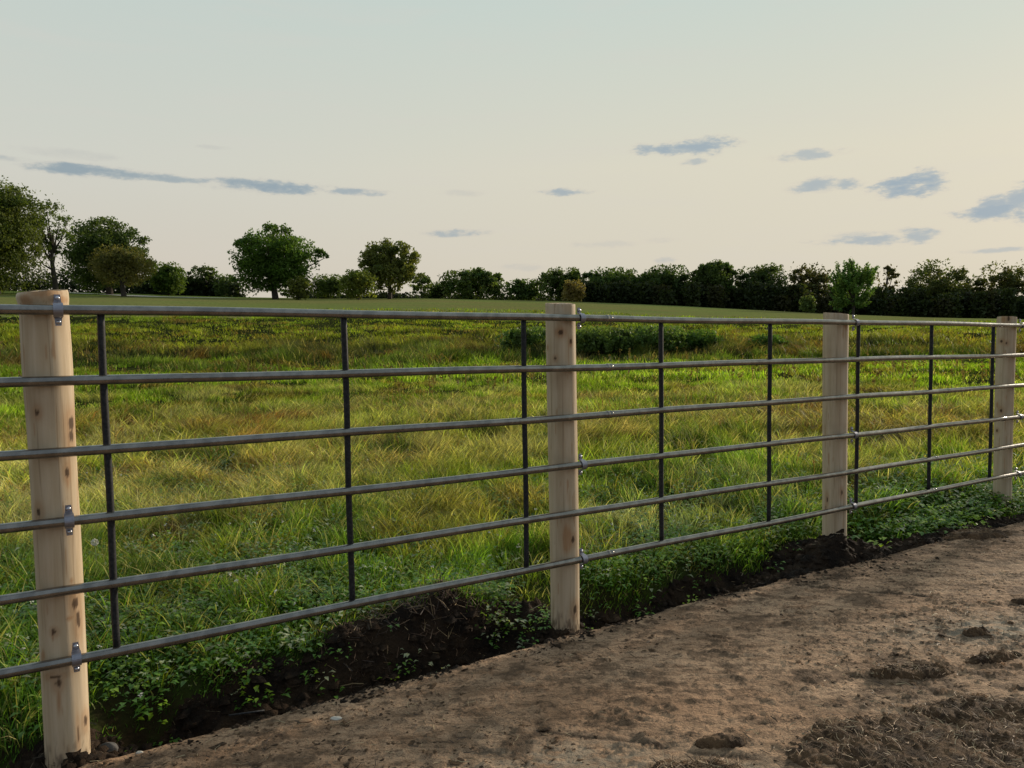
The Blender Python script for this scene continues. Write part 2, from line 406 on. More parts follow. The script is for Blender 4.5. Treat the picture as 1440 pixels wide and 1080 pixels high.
# ---------------------------------------------------------------- ground sheet (meadow, field, lawn, soil are faces of one height field)
th = np.concatenate([np.linspace(-62, 62, 1000)])
rr = np.concatenate([np.geomspace(1.6, 7.5, 480)[:-1], np.geomspace(7.5, 60, 190)[:-1], np.geomspace(60, 2600, 130)])
TH, RR = np.meshgrid(np.radians(th), rr)
X = RR*np.sin(TH); Y = RR*np.cos(TH); Z = H(X, Y)
V = np.stack([X, Y, Z], -1).reshape(-1, 3); Fc = grid_faces(*X.shape)
cx = V[Fc].mean(1); s_, n_ = to_sn(cx[:, 0], cx[:, 1]); RRc = np.hypot(cx[:, 0], cx[:, 1])
uu = cx[:, 0]/np.maximum(cx[:, 1], 1)
is_soil = (soil_mask(s_, n_) > .5) & (RRc < 13)
# boundary of the hay field, wavy; lawn beyond it on the left
yb = 58 + 8*(fbm(cx[:, 0], cx[:, 1], .03, 2, 51)-.5) + 22*ss(uu, .05, .45) + 5*(fbm(cx[:, 0], cx[:, 1], .2, 2, 52)-.5)
is_field = (cx[:, 1] > yb)
yl = np.interp(uu, [-.9, -.6, -.5, -.4, -.3, -.2], [118, 128, 140, 150, 163, 175]); is_lawn = (cx[:, 1] > yl) & (uu < -.2)
def sub(name, mask, M):
    f = Fc[mask]; ids = np.unique(f); mp_ = np.full(len(V), -1); mp_[ids] = np.arange(len(ids))
    return tag(mesh(name, V[ids], mp_[f], M), kind='structure')
sub('soil', is_soil, M_soil)
sub('lawn', is_lawn & ~is_soil, M_lawn)
sub('field', is_field & ~is_lawn & ~is_soil, M_field)
sub('meadow', ~is_field & ~is_lawn & ~is_soil, M_meadow)
# the rest of the land, beside and behind the viewer
th2 = np.concatenate([np.linspace(62, 298, 60)]); TH2, RR2 = np.meshgrid(np.radians(th2), np.concatenate([[.02], np.geomspace(1.6, 2600, 60)]))
X2 = RR2*np.sin(TH2); Y2 = RR2*np.cos(TH2); Z2 = H(X2, Y2, False)
s2, n2_ = to_sn(X2, Y2); Z2 = np.where(n2_ > 0, np.minimum(Z2, -.12) - 0*Z2, Z2)
tag(mesh('ground', np.stack([X2, Y2, Z2], -1).reshape(-1, 3), grid_faces(*X2.shape), M_meadow), kind='structure')

# ---------------------------------------------------------------- yard slab
sg = np.concatenate([np.linspace(-6, -1.5, 30)[:-1], np.linspace(-1.5, 7.5, 900), np.linspace(7.5, 16, 60)[1:]])
dg = np.concatenate([[-.004, 0, .004], np.linspace(.012, 2.6, 300), np.linspace(2.6, 9, 40)[1:]])
SG, DG = np.meshgrid(sg, dg, indexing='ij'); NG = edge_n(SG)+DG
PX = P0[0]+D[0]*SG+N[0]*NG; PY = P0[1]+D[1]*SG+N[1]*NG
PZ = slab(SG, NG, PX, PY); PZ[:, 0] = -.22; PZ[:, 1] = -.012
# painted-in dirt: R bare grey concrete, G filled joints, B soil spill near the edge
def ell(x, y, rs, rn, ang=0):
    g = gpt(x, y); dx = PX-g[0]; dy = PY-g[1]; c_, s__ = math.cos(ang), math.sin(ang)
    return np.exp(-(((dx*c_+dy*s__)/rs)**2 + ((-dx*s__+dy*c_)/rn)**2))
Rm = np.clip(ell(1410, 885, .5, .16, .1)*1.0 + ell(800, 1065, .30, .12, .1)*.8 + ell(1010, 1085, .2, .08)*.8 + ell(1350, 800, .5, .3)*.15, 0, 1)
def crack(pts, w):
    best = np.full(PX.shape, 9.)
    wob = .012*(fbm(PX, PY, 12, 3, 61)-.5)*2
    G = [gpt(*p)[:2] for p in pts]
    for a, b in zip(G[:-1], G[1:]):
        ab = b-a; tt = np.clip(((PX-a[0])*ab[0]+(PY-a[1])*ab[1])/(ab@ab), 0, 1)
        best = np.minimum(best, np.hypot(PX-a[0]-tt*ab[0], PY-a[1]-tt*ab[1]+wob))
    return np.exp(-(best/w)**2)*ss(fbm(PX, PY, 6, 3, 62), .30, .5)
Gm = np.clip(crack([(1000, 810), (1120, 823), (1323, 841), (1500, 856)], .012) + crack([(760, 1026), (900, 1043), (960, 1055), (1120, 1071), (1300, 1090)], .010), 0, 1)
Bm = np.clip(ss(DG, .35, 0)*ss(fbm(PX, PY, 8, 4, 63), .42, .62)*np.interp(SG, [-1, 1.5, 2.5, 4, 5, 7], [.3, .3, .3, .7, .9, .9]) + .8*ell(700, 1035, .35, .10, .1)*ss(fbm(PX, PY, 11, 4, 64), .45, .6)
             + .8*ell(1290, 960, .5, .15, .1)*ss(fbm(PX, PY, 11, 4, 65), .45, .6) + ss(fbm(PX, PY*1.6, 6, 6, 66, .75), .56, .62)*.75, 0, 1)
PZ[:, 2:] -= (Gm*.004)[:, 2:]
tag(mesh('dirt_yard', np.stack([PX, PY, PZ], -1).reshape(-1, 3), grid_faces(*PX.shape)[:, ::-1], M_yard, np.stack([Rm, Gm, Bm], -1).reshape(-1, 3)), kind='structure')

# ---------------------------------------------------------------- lane on the hill
def terr(x, y):
    q = ray(x, y); t_ = np.linspace(30, 260, 4000); Pp = CAM + q*t_[:, None]
    h = H(Pp[:, 0], Pp[:, 1], False); k = np.argmax(h > Pp[:, 2]-.02)
    return Pp[k] if (h > Pp[:, 2]-.02).any() else None
L = []
for Yd, xp in [(165, 60), (158, 110), (150, 150), (143, 185), (139, 215), (141, 250), (146, 290), (153, 330)]:
    L.append(((xp-720)/1080*Yd, Yd))
L = np.array(L); tt = np.linspace(0, len(L)-1, 60); cxl = np.interp(tt, np.arange(len(L)), L[:, 0]); cyl = np.interp(tt, np.arange(len(L)), L[:, 1])
wl = np.interp(tt, np.arange(len(L)), [1.5, 1.5, 1.8, 2.6, 3.2, 2.4, 1.6, 1.2])
tg = np.gradient(np.stack([cxl, cyl], 1), axis=0); tg /= np.linalg.norm(tg, axis=1)[:, None]
Vr = []
for a in np.linspace(-1, 1, 5):
    x_ = cxl-tg[:, 1]*wl*a; y_ = cyl+tg[:, 0]*wl*a; Vr.append(np.stack([x_, y_, H(x_, y_, False)+.06], -1))
Vr = np.stack(Vr, 1)
tag(mesh('road', Vr.reshape(-1, 3), grid_faces(60, 5), M_road), kind='structure')

# ---------------------------------------------------------------- the fence
fence = empty('pipe_fence', fs_to(0, -.09, 0))
tag(fence, 'six rail steel pipe fence on peeled wooden posts between the meadow and the dirt yard', 'fence')
FO = np.array(fence.location)
def fpart(name, V, fs, M, col=None, parent=None, origin=None):
    """part in world coordinates, re-expressed in the frame of its parent"""
    og = FO if origin is None else np.asarray(origin)
    o = mesh(name, np.asarray(V)-og, fs, M, col, parent or fence)
    o.location = og-(FO if (parent is None or parent is fence) else np.asarray(parent['_o'])); o['_o'] = [float(a) for a in og]
    return o
RZ = [1.393, 1.177, .963, .751, .538, .320]; RS = [-.0140, -.0138, -.0146, -.0176, -.0176, -.0156]
RR_ = .0153
JOINT = [2.135, 2.135, 2.135, None, None, 2.135]
def rail_z(k, s): return RZ[k] + RS[k]*s
for k in range(6):
    ss_ = np.linspace(-2.6, 10.5, 160)
    sag = .002*np.sin(ss_*1.7+k)+.0015*np.sin(ss_*4.1+2*k)
    Pp = np.array([fs_to(s, .001*math.sin(s*3+k), rail_z(k, s)+g) for s, g in zip(ss_, sag)])
    rl = fpart('rail', *tube(Pp, RR_, 20), M_metal)
    js = {0: [2.13], 1: [2.13], 2: [2.13, 5.0], 3: [5.75], 4: [4.87], 5: [2.13, 4.85]}[k]
    for s in js:      # welded sleeve where two lengths of pipe meet
        Q_ = np.array([fs_to(s+a, .001*math.sin(s*3+k), rail_z(k, s+a)+.002*math.sin(s*1.7+k)+.0015*math.sin(s*4.1+2*k)) for a in (-.017, -.013, -.004, -.002, .002, .004, .013, .017)])
        r_ = np.array([RR_+.0005, RR_+.0018, RR_+.0018, RR_+.0005, RR_+.0005, RR_+.0018, RR_+.0018, RR_+.0005])
        fpart('sleeve', *tube(Q_, r_, 20), M_metal, parent=rl, origin=FO)
ups = [.111+.7835*i for i in range(-3, 14)]
for s in ups:
    if -2.6 < s < 10.4:
        a = rail_z(5, s)+.004; b = rail_z(0, s)-.004
        zz = np.linspace(a, b, 24)
        Pp = np.array([fs_to(s+.0012*math.sin(z*9+s*5), -.009, z) for z in zz])
        fpart('upright', *tube(Pp, .0112, 14), M_upr)
# posts with knots; knots are (x, y, half width, half height, kind) as they sit on the visible face
PST = [(-.036, 1.452, .0645, [(62,413,24,7,'b'),(85,420,16,6,'b'),(38,425,9,14,'b'),(52,579,3,5,'d'),(101,596,6,10,'d'),(100,615,5,10,'d'),(95,664,3,7,'d'),(95,672,2,14,'b'),(112,684,3,6,'d'),(54,720,4,7,'d'),(54,732,2,8,'b'),
                             (101,818,3,4,'b'),(106,848,5,9,'d'),(110,872,4,14,'d'),(98,868,5,4,'b'),(75,888,3,4,'d'),(75,895,2,6,'b'),(60,922,4,8,'b'),(77,951,8,3,'d'),(82,960,4,7,'d'),(83,985,2.5,24,'b'),(120,1013,4,8,'d'),(110,1030,1.5,14,'d'),(72,840,30,50,'w')]),
       (1.930, 1.432, .0665, [(788,468,4,4,'d'),(788,468,9,8,'b'),(803,482,3,6,'b'),(803,481,2,3,'d'),(770,489,2,4,'b'),(781,505,2,2.5,'d'),(787,572,3,2,'w'),(798,757,8,22,'b'),(806,758,3,5,'d'),(809,857,4,7,'d'),(766,640,2,5,'b'),(800,700,4,10,'w')]),
       (3.930, 1.392, .0685, [(1185,668,1.5,5,'b'),(1184,692,1.5,4,'d'),(1163,702,1.5,5,'d'),(1161,715,1,4,'d'),(1190,460,2,5,'b')]),
       (5.935, 1.370, .060, [(1412,449,4,5,'b'),(1418,448,2,3,'d'),(1408,480,2,2,'d'),(1415,482,1.5,2,'d'),(1402,570,1.5,4,'b'),(1407,577,2,3,'d'),(1402,605,1.5,2,'d')]),
       (7.930, 1.335, .072, []), (-2.03, 1.49, .072, [])]
def post(s0, ztop, r0, knots, seed):
    og = fs_to(s0, -.018-r0, 0)
    og[2] = 0
    nz_, na = 260, 96
    zb = -.30; z = np.linspace(zb, ztop, nz_); a = np.arange(na)*2*math.pi/na
    A, Zg = np.meshgrid(a, z)
    r = r0*(1 + .030*(fbm(np.cos(A)*1.1+seed*3, np.sin(A)*1.1+Zg*.8, 1.6, 3, 80+seed)-.5)*2 + .03*(vn(Zg*1.7, 0*Zg, 81+seed)-.5))
    r = r*(1+.004*np.sign(np.sin(A*3+seed)))       # draw-knife flats
    r = r*(1+(.06*np.exp(-((Zg-1.22)/.16)**2) if seed == 0 else 0)+.03*(Zg-.6))
    top = ss(Zg, ztop-.003, ztop); r = r-top*.0012
    if seed == 0:                                   # left post: lip on the far left of the cut top
        lip = np.exp(-((Zg-(ztop-.018))/.020)**2)
        r = r+lip*.006*(.4+np.maximum(0, -np.sin(A)))
    lean = .004*np.sin(Zg*2.2+seed)
    Xl = r*np.cos(A)+lean; Yl = r*np.sin(A); 
    Zt = Zg + ss(Zg, ztop-.02, ztop)*(.006*np.cos(A-1-seed)+.004*(fbm(np.cos(A), np.sin(A), 3, 2, 90+seed)-.5))
    V = np.stack([Xl, Yl, Zt], -1).reshape(-1, 3)
    # stains
    dk = np.zeros(V.shape[0]); br = np.zeros(V.shape[0])
    Pw = V+og; qx, qy, qd = proj(Pw)
    vdir = CAM-og; vdir[2] = 0; vdir /= np.linalg.norm(vdir)
    facing = (np.cos(A)*vdir[0]+np.sin(A)*vdir[1]).reshape(-1) > 0
    jit = (fbm(A.reshape(-1)*8, Zg.reshape(-1)*1, 8, 3, 91+seed)-.5)
    for (kx, ky, kw, kh, kd) in knots:              # located once on the trunk's own surface
        i = np.argmin(np.where(facing, (qx-kx)**2+(qy-ky)**2, 1e9))
        a0 = A.reshape(-1)[i]; z0 = Zg.reshape(-1)[i]; dd = qd[i]/F
        da = np.angle(np.exp(1j*(A.reshape(-1)-a0)))*r0; dz = Zg.reshape(-1)-z0
        f = np.exp(-((da/(kw*dd))**2+(dz/(kh*dd))**2)**1.3*1.1 + jit*1.6)
        if kd == 'd': dk = np.maximum(dk, ss(f+(fbm(A.reshape(-1)*20, Zg.reshape(-1)*1, 20, 3, 92)-.5)*.7, .30, .62)*.93); br = np.maximum(br, np.clip(np.exp(-((da/(kw*dd*2))**2+(dz/(kh*dd*2))**2)), 0, .45))
        elif kd == 'b': br = np.maximum(br, np.clip(f, 0, .8))
        else: br = np.maximum(br, .22*np.clip(f, 0, 1))
    k2 = ss(fbm(A.reshape(-1)*.9+seed*11, Zg.reshape(-1)*.7, 9, 2, 95+seed), .80, .86); br = np.maximum(br, k2*.6)
    earth = ss(Zg.reshape(-1), .10, -.02)*ss(fbm(A.reshape(-1)*3, Zg.reshape(-1)*9, 3, 3, 97), .45, .65); dk = np.maximum(dk, earth*.7)
    Fq = grid_faces(nz_, na); i = np.arange(nz_*na).reshape(nz_, na)
    wrap = np.stack([i[:-1, -1], i[:-1, 0], i[1:, 0], i[1:, -1]], -1)
    # top cut: rings to a centre
    topV = V[i[-1]]; cen = topV.mean(0); rings = [V, topV+[0, 0, .0008]]; fl = [np.concatenate([Fq, wrap])]; off = len(V)+na; last = np.arange(len(V), len(V)+na)
    cc = [np.stack([dk, br, 0*dk], -1), np.tile([[0, .2, 0]], (na, 1))]
    for kq, sc in enumerate([.85, .6, .35, .12]):
        nv = cen+(topV-cen)*sc; nv[:, 2] = cen[2]+.0015*np.sin(np.arange(na)*1.7+kq)+.001*kq + (topV[:, 2]-cen[2])*sc
        rings.append(nv); new = np.arange(off, off+na); off += na
        fl.append(np.stack([last, np.roll(last, -1), np.roll(new, -1), new], -1)); last = new
        cc.append(np.tile([[0, .15+.12*(kq % 2), 0]], (na, 1)))
    rings.append(cen[None]+[[0, 0, .004]]); cc.append(np.array([[.5, .5, 0]]))
    tri = np.stack([last, np.roll(last, -1), np.full(na, off)], -1)
    V = np.concatenate(rings)
    o = mesh('post', V, [np.concatenate(fl), tri], M_wood, np.concatenate(cc), fence); o.location = og-FO
    o['_o'] = [float(q) for q in og]
    return o, og, r0
def clamp(po, og, s, k):
    """pipe strap: half round band over the rail, two flat ears against the post, two bolts"""
    zc_ = rail_z(k, s); w = .013
    parts = []
    ro = RR_+.0035
    prof = []       # (n, z) profile; ears lie against the post face at n = -.017
    prof += [(-.0165, .047), (-.0165, .024)]
    for a in np.linspace(100, -100, 15):
        prof.append((ro*math.cos(rad(a)), ro*math.sin(rad(a))))
    prof += [(-.0165, -.024), (-.0165, -.047)]
    prof = np.array(prof); nrm = np.gradient(prof, axis=0); nrm = np.stack([-nrm[:, 1], nrm[:, 0]], -1); nrm /= np.linalg.norm(nrm, axis=1)[:, None]
    outer = prof+nrm*.0028*np.where((nrm[:, 0] < 0)[:, None], -1, 1)
    wid = np.full(len(prof), w); wid[0] = .008; wid[-1] = .008; wid[1] = wid[-2] = .010
    Vc = []
    for (pn, pz), (qn, qz), ww in zip(prof, outer, wid):
        for (n_c, z_c, sg_) in ((pn, pz, -1), (pn, pz, 1), (qn, qz, 1), (qn, qz, -1)):
            Vc.append(fs_to(s+sg_*ww, n_c, zc_+z_c))
    Vc = np.array(Vc); i = np.arange(len(Vc)).reshape(-1, 4); j = np.roll(i, -1, 1)
    Qf = np.stack([i[:-1], j[:-1], j[1:], i[1:]], -1).reshape(-1, 4)
    fs = [np.concatenate([Qf, i[:1][:, ::-1], i[-1:]])]
    c_ = mesh('clamp', Vc-og, fs, M_clamp, None, po, smooth=False)
    for sg_ in (1, -1):
        bz = zc_+sg_*.036
        c0 = fs_to(s, -.016, bz); ring = []
        P_ = [fs_to(s, -.016, bz), fs_to(s, -.0090, bz), fs_to(s, -.0070, bz), fs_to(s, -.0055, bz)]
        Vb, fb = tube(P_, [.0068, .0068, .005, .0015], 12)
        b_ = mesh('bolt', Vb-og, fb, M_bolt, None, po)
post_objs = []
for i, (s0, zt, r0, kn) in enumerate(PST):
    po, og, r0 = post(s0, zt, r0, kn, i)
    off = {0: .034, 1: .046, 2: .054, 3: .050}.get(i, .05)
    for k in (0, 3, 5): clamp(po, og, s0+off, k)
    post_objs.append(po)
for o in COL.objects:
    if '_o' in o: del o['_o']

# ---------------------------------------------------------------- trees
def leafcards(C, size, jitter=.5, up=0.0):
    """random oriented small leaf-clump quads (bent) at centres C"""
    n = len(C); r = rng.normal(size=(n, 3)); r[:, 2] += up; r /= np.linalg.norm(r, axis=1)[:, None]
    a = rng.normal(size=(n, 3)); a -= (a*r).sum(1)[:, None]*r; a /= np.linalg.norm(a, axis=1)[:, None]
    sz = size*(1-jitter/2+jitter*rng.random(n)); L_ = r*sz[:, None]; Wd = a*(sz*.55)[:, None]
    nm = np.cross(r, a)*(sz*.15)[:, None]
    V = np.stack([C-L_, C-Wd+nm, C+L_, C+Wd+nm], 1).reshape(-1, 3)
    i = np.arange(n*4).reshape(n, 4)
    return V, np.concatenate([i])
def tree(name, label, cat, px, top, w, depth, colr, group=None, nl=28, dens=130, leaf=.34, skirt=.12, base=None, airy=0., lobes=None, spiky=False, tw=.30, lean=0., hue=.12):
    X = (px-720)/1080*depth; Yd = depth
    # true lateral position including roll and pitch
    for _ in range(4):
        z = float(H(X, Yd, False)); qx, qy, qd = proj([X, Yd, z+3]); X += (px-qx)*qd/F
    z = float(H(X, Yd, False)); _, by, qd = proj([X, Yd, z]); hgt = (by-top)/F*qd; wid = w/F*qd
    dens_ = max(dens, 1); root = empty(name, (X, Yd, z)); tag(root, label, cat, group); nl = int(nl*2.9)
    a_, b_ = wid/2, hgt*(1-skirt)/2; cz = hgt-b_
    cl = []
    if lobes:
        for (lx, ly, lr) in lobes:   # pixel offsets from px / absolute y
            cl.append([(lx-px)/F*qd, rng.normal()*a_*.2, (by-ly)/F*qd, lr/F*qd])
    m_ = min(a_, b_*1.1); subs = []
    nsub = (15 if w < 100 else 22) if not spiky else 22
    while len(subs) < nsub:
        v = rng.normal(size=3); v /= np.linalg.norm(v)
        if v[2] < -.6 and skirt > .15: continue
        ez = abs(v[2]); hr = (1-ez**2.6)**(1/2.6)/max(math.hypot(v[0], v[1]), .05); sr = (.24+.20*rng.random())*m_
        q_ = .85+.2*rng.random()
        subs.append((np.array([v[0]*hr*max(a_-sr, 0)*q_, v[1]*hr*max(a_-sr, 0)*.85*q_, cz+v[2]*max(b_-sr, 0)*q_]), sr))
    if lobes:
        for c in list(cl): subs.append((np.array(c[:3]), c[3]*.9)); subs.append((np.array(c[:3]), c[3]*.9))
    cl = []
    for k in range(nl):
        c0, sr = subs[k % len(subs)]; v = rng.normal(size=3); v /= np.linalg.norm(v); v[2] = abs(v[2])*1.0 if rng.random() < .55 else v[2]
        rl = sr*(.26+.24*rng.random())
        p_ = c0+v*sr*(.35+.72*rng.random())*np.array([1.05, 1, .85])
        if rng.random() < .36 and airy < .6: p_ = np.array([0, 0, cz])+v*np.array([a_*.72, a_*.6, b_*.85])*rng.random()**.5; p_[2] -= .12*b_; rl = m_*(.09+.06*rng.random())
        cl.append([p_[0], p_[1], p_[2], rl])
    cl.append([0, 0, cz, .42*m_*(1-airy)])
    cl = np.array(cl)
    # keep the crown within its height
    cl[:, 2] = np.minimum(cl[:, 2], hgt-cl[:, 3]*.85)
    pts = []; cols = []
    base_c = np.array(colr)*np.array([2.3, 2.5, 2.0])
    for c in cl:
        n = int(dens*.75*(c[3]/(.20*m_))**1.6*(1-airy*.5)) + 10
        n = min(n, 900)
        v = rng.normal(size=(n, 3)); v /= np.linalg.norm(v, axis=1)[:, None]
        rr_ = (c[3]*(.15+1.15*rng.random(n)**.75))[:, None]
        p = c[:3]+v*rr_*np.array([1, 1, .72])
        if spiky:
            d_ = c[:3]-np.array([0, 0, hgt*.25]); d_ /= np.linalg.norm(d_); d_[2] += .6; d_ /= np.linalg.norm(d_)
            p = c[:3]+v*c[3]*.62*rng.random(n)[:, None]+d_*(c[3]*(-1.2+2.9*rng.random(n)))[:, None]
        pts.append(p); h = base_c*(1+hue*2.2*(rng.random()-.5))*np.array([1+hue*(rng.random()-.5)*2, 1, 1])
        cols.append(h*(1+.35*(rng.random((n, 1))-.5)))
    if not spiky:
        nv = int((9000 if airy < .3 else 3800 if airy < .6 else 1700)*min(1.7, (w*(by-top)/7000))*(150/dens_)**-.15*(.75 if lobes else 1)); nv = max(nv, 700)
        v = rng.normal(size=(nv, 3)); v /= np.linalg.norm(v, axis=1)[:, None]; aa = np.arctan2(v[:, 1], v[:, 0]); sd_ = px*.37
        ez = np.abs(v[:, 2]); hr = (1-ez**2.5)**.4/np.maximum(np.hypot(v[:, 0], v[:, 1]), .05)
        Rb = .68+.64*fbm(v[:, 0]*1.0+sd_, v[:, 2]+v[:, 1]*.7, 1.6, 2, 301)+.34*(fbm(v[:, 0]+sd_, v[:, 2]*1.3-v[:, 1], 6, 3, 302, .6)-.5)
        q_ = (.30+.74*rng.random(nv)**.55)*np.minimum(Rb, 1.16)
        p = np.stack([v[:, 0]*hr*a_, v[:, 1]*hr*a_*.8, v[:, 2]*b_], -1)*(q_*(.86 if lobes else 1))[:, None]+np.array([0, 0, cz-(.06*b_ if lobes else 0)])
        fz = 1.0/max(m_, .5)
        gap = fbm(p[:, 0]*fz+sd_, p[:, 2]*fz+.6*p[:, 1]*fz, 3.2, 3, 303, .6)
        keep = (gap > .40+.22*airy-.10*ss(q_, .7, .3)) & (p[:, 2] < hgt*1.02)
        p = p[keep]; gap = gap[keep]
        big = fbm(p[:, 0]*fz+sd_, p[:, 2]*fz, 2.0, 2, 304)
        pts.append(p); cols.append(base_c*(.65+.8*big[:, None])*(1+.5*(rng.random((len(p), 1))-.5))*np.array([1+hue*1.5*(rng.random()-.5), 1, 1]))
    pts = np.concatenate(pts); cols = np.concatenate(cols)
    ok = pts[:, 2] > .15; pts = pts[ok]; cols = cols[ok]
    Vl, fl = leafcards(pts, leaf*.88*(depth/170), .8, .15)
    mesh('crown', Vl, fl, M_leaf, np.repeat(np.clip(cols, .004, 1), 4, 0), root)
    parts = []
    r0 = tw*hgt/12; nT = 9; zz = np.linspace(-.4, cz*1.05, nT)
    Pt = np.stack([lean*zz+.15*np.sin(zz*.7+px), .1*np.cos(zz*.5), zz], -1)
    parts.append(tube(Pt, np.linspace(r0*1.15, r0*.45, nT), 8))
    order = rng.permutation(len(cl)-1)[:14]
    for q in order:
        c = cl[q]; z0 = max(.18*hgt, min(c[2]*.55, cz*.9)); st = np.array([lean*z0, 0, z0]); md = st*.5+c[:3]*.5+np.array([0, 0, -.06*hgt])*rng.random()
        parts.append(tube(np.array([st, st*.45+md*.55, md, c[:3]]), [r0*.5, r0*.36, r0*.25, r0*.08], 6))
    Vt, ft = join(parts); mesh('trunk', Vt, ft, M_bark, None, root)
    return root
GR = 'trees along the far edge of the field'
DK = (.036, .050, .016); MD = (.045, .065, .016); OL = (.075, .085, .022); BR = (.085, .075, .024); LT = (.10, .15, .028)
tree('broadleaf_tree', 'tallest dark tree, cut off by the left edge of the photo', 'tree', -10, 248, 150, 132, (.04,.050,.014), GR, nl=130, dens=420, leaf=.32, skirt=.04, tw=.5)
tree('broadleaf_tree', 'tall loose airy tree right of the big tree on the left edge', 'tree', 76, 274, 62, 140, (.045,.058,.016), GR, nl=30, dens=90, leaf=.28, airy=.7, skirt=.16)
tree('broadleaf_tree', 'broad round dark tree left of the pale lane', 'tree', 152, 305, 124, 150, DK, GR, nl=55, dens=240, skirt=.03, tw=.5, lobes=[(130,330,24),(155,322,24),(185,345,22),(115,360,22),(195,370,18),(150,360,34)])
tree('fruit_tree', 'low round brownish green tree with a short trunk in front of the dark round tree', 'tree', 172, 348, 84, 136, (.060,.055,.020), GR, nl=34, dens=240, leaf=.26, skirt=.24, tw=.62)
tree('broadleaf_tree', 'small mid green tree right of the brownish round tree', 'tree', 237, 369, 52, 160, MD, GR, nl=30, dens=200, skirt=.02)
tree('broadleaf_tree', 'thin airy tree with sky showing through, left of the large lobed tree', 'tree', 285, 371, 44, 175, (.04,.05,.018), GR, nl=16, dens=80, airy=.8, skirt=.1)
tree('bush', 'pale low bush between the airy tree and the large lobed tree', 'bush', 318, 386, 30, 175, (.055,.068,.026), None, nl=12, dens=110, skirt=.0)
tree('broadleaf_tree', 'large lobed tree with an outstretched right limb, alone behind the first fence panel', 'tree', 386, 316, 122, 148, (.036,.058,.012), GR, nl=44, dens=240, skirt=.03, tw=.5,
     lobes=[(345,345,18),(360,365,24),(395,328,20),(405,345,26),(430,362,12),(446,358,11),(455,362,8),(375,385,30),(400,385,28),(347,392,18),(425,390,14)])
tree('bush', 'olive bush at the right foot of the large lobed tree', 'bush', 420, 388, 34, 142, (.060,.062,.018), None, nl=12, dens=140, skirt=.0)
tree('bush', 'low green bush between the lobed tree and the yellowish shrub', 'bush', 462, 386, 50, 165, (.045,.058,.018), None, nl=16, dens=150, skirt=.0)
tree('bush', 'yellowish green rounded shrub left of the upright olive tree', 'bush', 503, 379, 54, 150, (.075,.080,.020), None, nl=20, dens=180, skirt=.0)
tree('broadleaf_tree', 'upright olive tree with forked trunk, above the second upright bar', 'tree', 547, 336, 92, 158, (.062,.066,.022), GR, nl=40, dens=190, skirt=.10, airy=.2, tw=.42,
     lobes=[(528,360,20),(545,352,20),(572,365,18),(578,385,16),(515,372,12),(535,385,18)])
tree('broadleaf_tree', 'thin ragged tree right of the upright olive tree', 'tree', 592, 381, 34, 180, (.05,.062,.022), GR, nl=14, dens=70, airy=.8, skirt=.08)
tree('bush', 'low dark bush left of the first oak of the long treeline', 'bush', 618, 396, 36, 185, (.036,.046,.016), None, nl=12, dens=140, skirt=0)
tree('oak_tree', 'dark flat topped oak standing left of the gap in the middle treeline', 'tree', 664, 378, 96, 180, DK, GR, nl=44, dens=170, skirt=.03, airy=.15)
tree('oak_tree', 'small dark oak between the flat topped oak and the second fence post', 'tree', 735, 391, 56, 182, DK, GR, nl=28, dens=170, skirt=.02)
tree('oak_tree', 'dark oak standing above the second fence post', 'tree', 793, 377, 68, 178, (.033,.046,.014), GR, nl=40, dens=190, skirt=.02)
tree('bush', 'small brown leaved bush just above the second fence post', 'bush', 806, 393, 32, 160, (.095,.068,.030), None, nl=14, dens=160, skirt=0)
tree('oak_tree', 'broad low oak right of the second fence post', 'tree', 856, 377, 86, 180, (.032,.048,.014), GR, nl=46, dens=190, skirt=.02)
tree('oak_tree', 'dark domed oak above the third upright from the second post', 'tree', 930, 375, 84, 178, (.026,.036,.012), GR, nl=48, dens=210, skirt=.02)
tree('oak_tree', 'oak with a raised knobbly top, tallest of the middle treeline', 'tree', 1003, 364, 66, 176, DK, GR, nl=40, dens=190, skirt=.02, lobes=[(990,380,12),(1008,374,12),(1024,380,11),(1000,400,20)])
tree('oak_tree', 'wide dark oak left of the airy brown topped oak', 'tree', 1068, 373, 80, 178, (.026,.035,.012), GR, nl=46, dens=200, skirt=.02)
tree('oak_tree', 'airy brown topped oak left of the bright green tree', 'tree', 1138, 370, 66, 182, (.040,.036,.016), GR, nl=34, dens=90, skirt=.05, airy=.5)
tree('bush', 'small yellowish green cone shaped bush at the foot of the treeline', 'bush', 1135, 414, 22, 160, (.060,.070,.026), None, nl=10, dens=150, skirt=0)
tree('broadleaf_tree', 'bright green upright feathery tree in front of the dark treeline', 'tree', 1200, 361, 66, 158, (.060,.092,.026), GR, nl=90, dens=140, leaf=.26, skirt=.0, spiky=True)
tree('oak_tree', 'spindly oak just right of the bright green tree', 'tree', 1245, 370, 36, 185, (.045,.040,.018), GR, nl=16, dens=60, airy=.8, skirt=.05)
tree('oak_tree', 'wide open crowned oak over the last full fence panel', 'tree', 1314, 367, 94, 182, (.042,.045,.016), GR, nl=48, dens=90, airy=.5, skirt=.05)
tree('oak_tree', 'short oak left of the last fence post', 'tree', 1368, 384, 40, 184, (.034,.036,.014), GR, nl=22, dens=100, airy=.3, skirt=.02)
tree('oak_tree', 'open brownish oak above the last fence post', 'tree', 1418, 365, 74, 182, (.044,.042,.016), GR, nl=40, dens=95, airy=.5, skirt=.05)
tree('oak_tree', 'dark oak at the right edge of the photo behind the treeline', 'tree', 1475, 372, 70, 182, (.034,.036,.014), GR, nl=30, dens=110, airy=.3, skirt=.02)
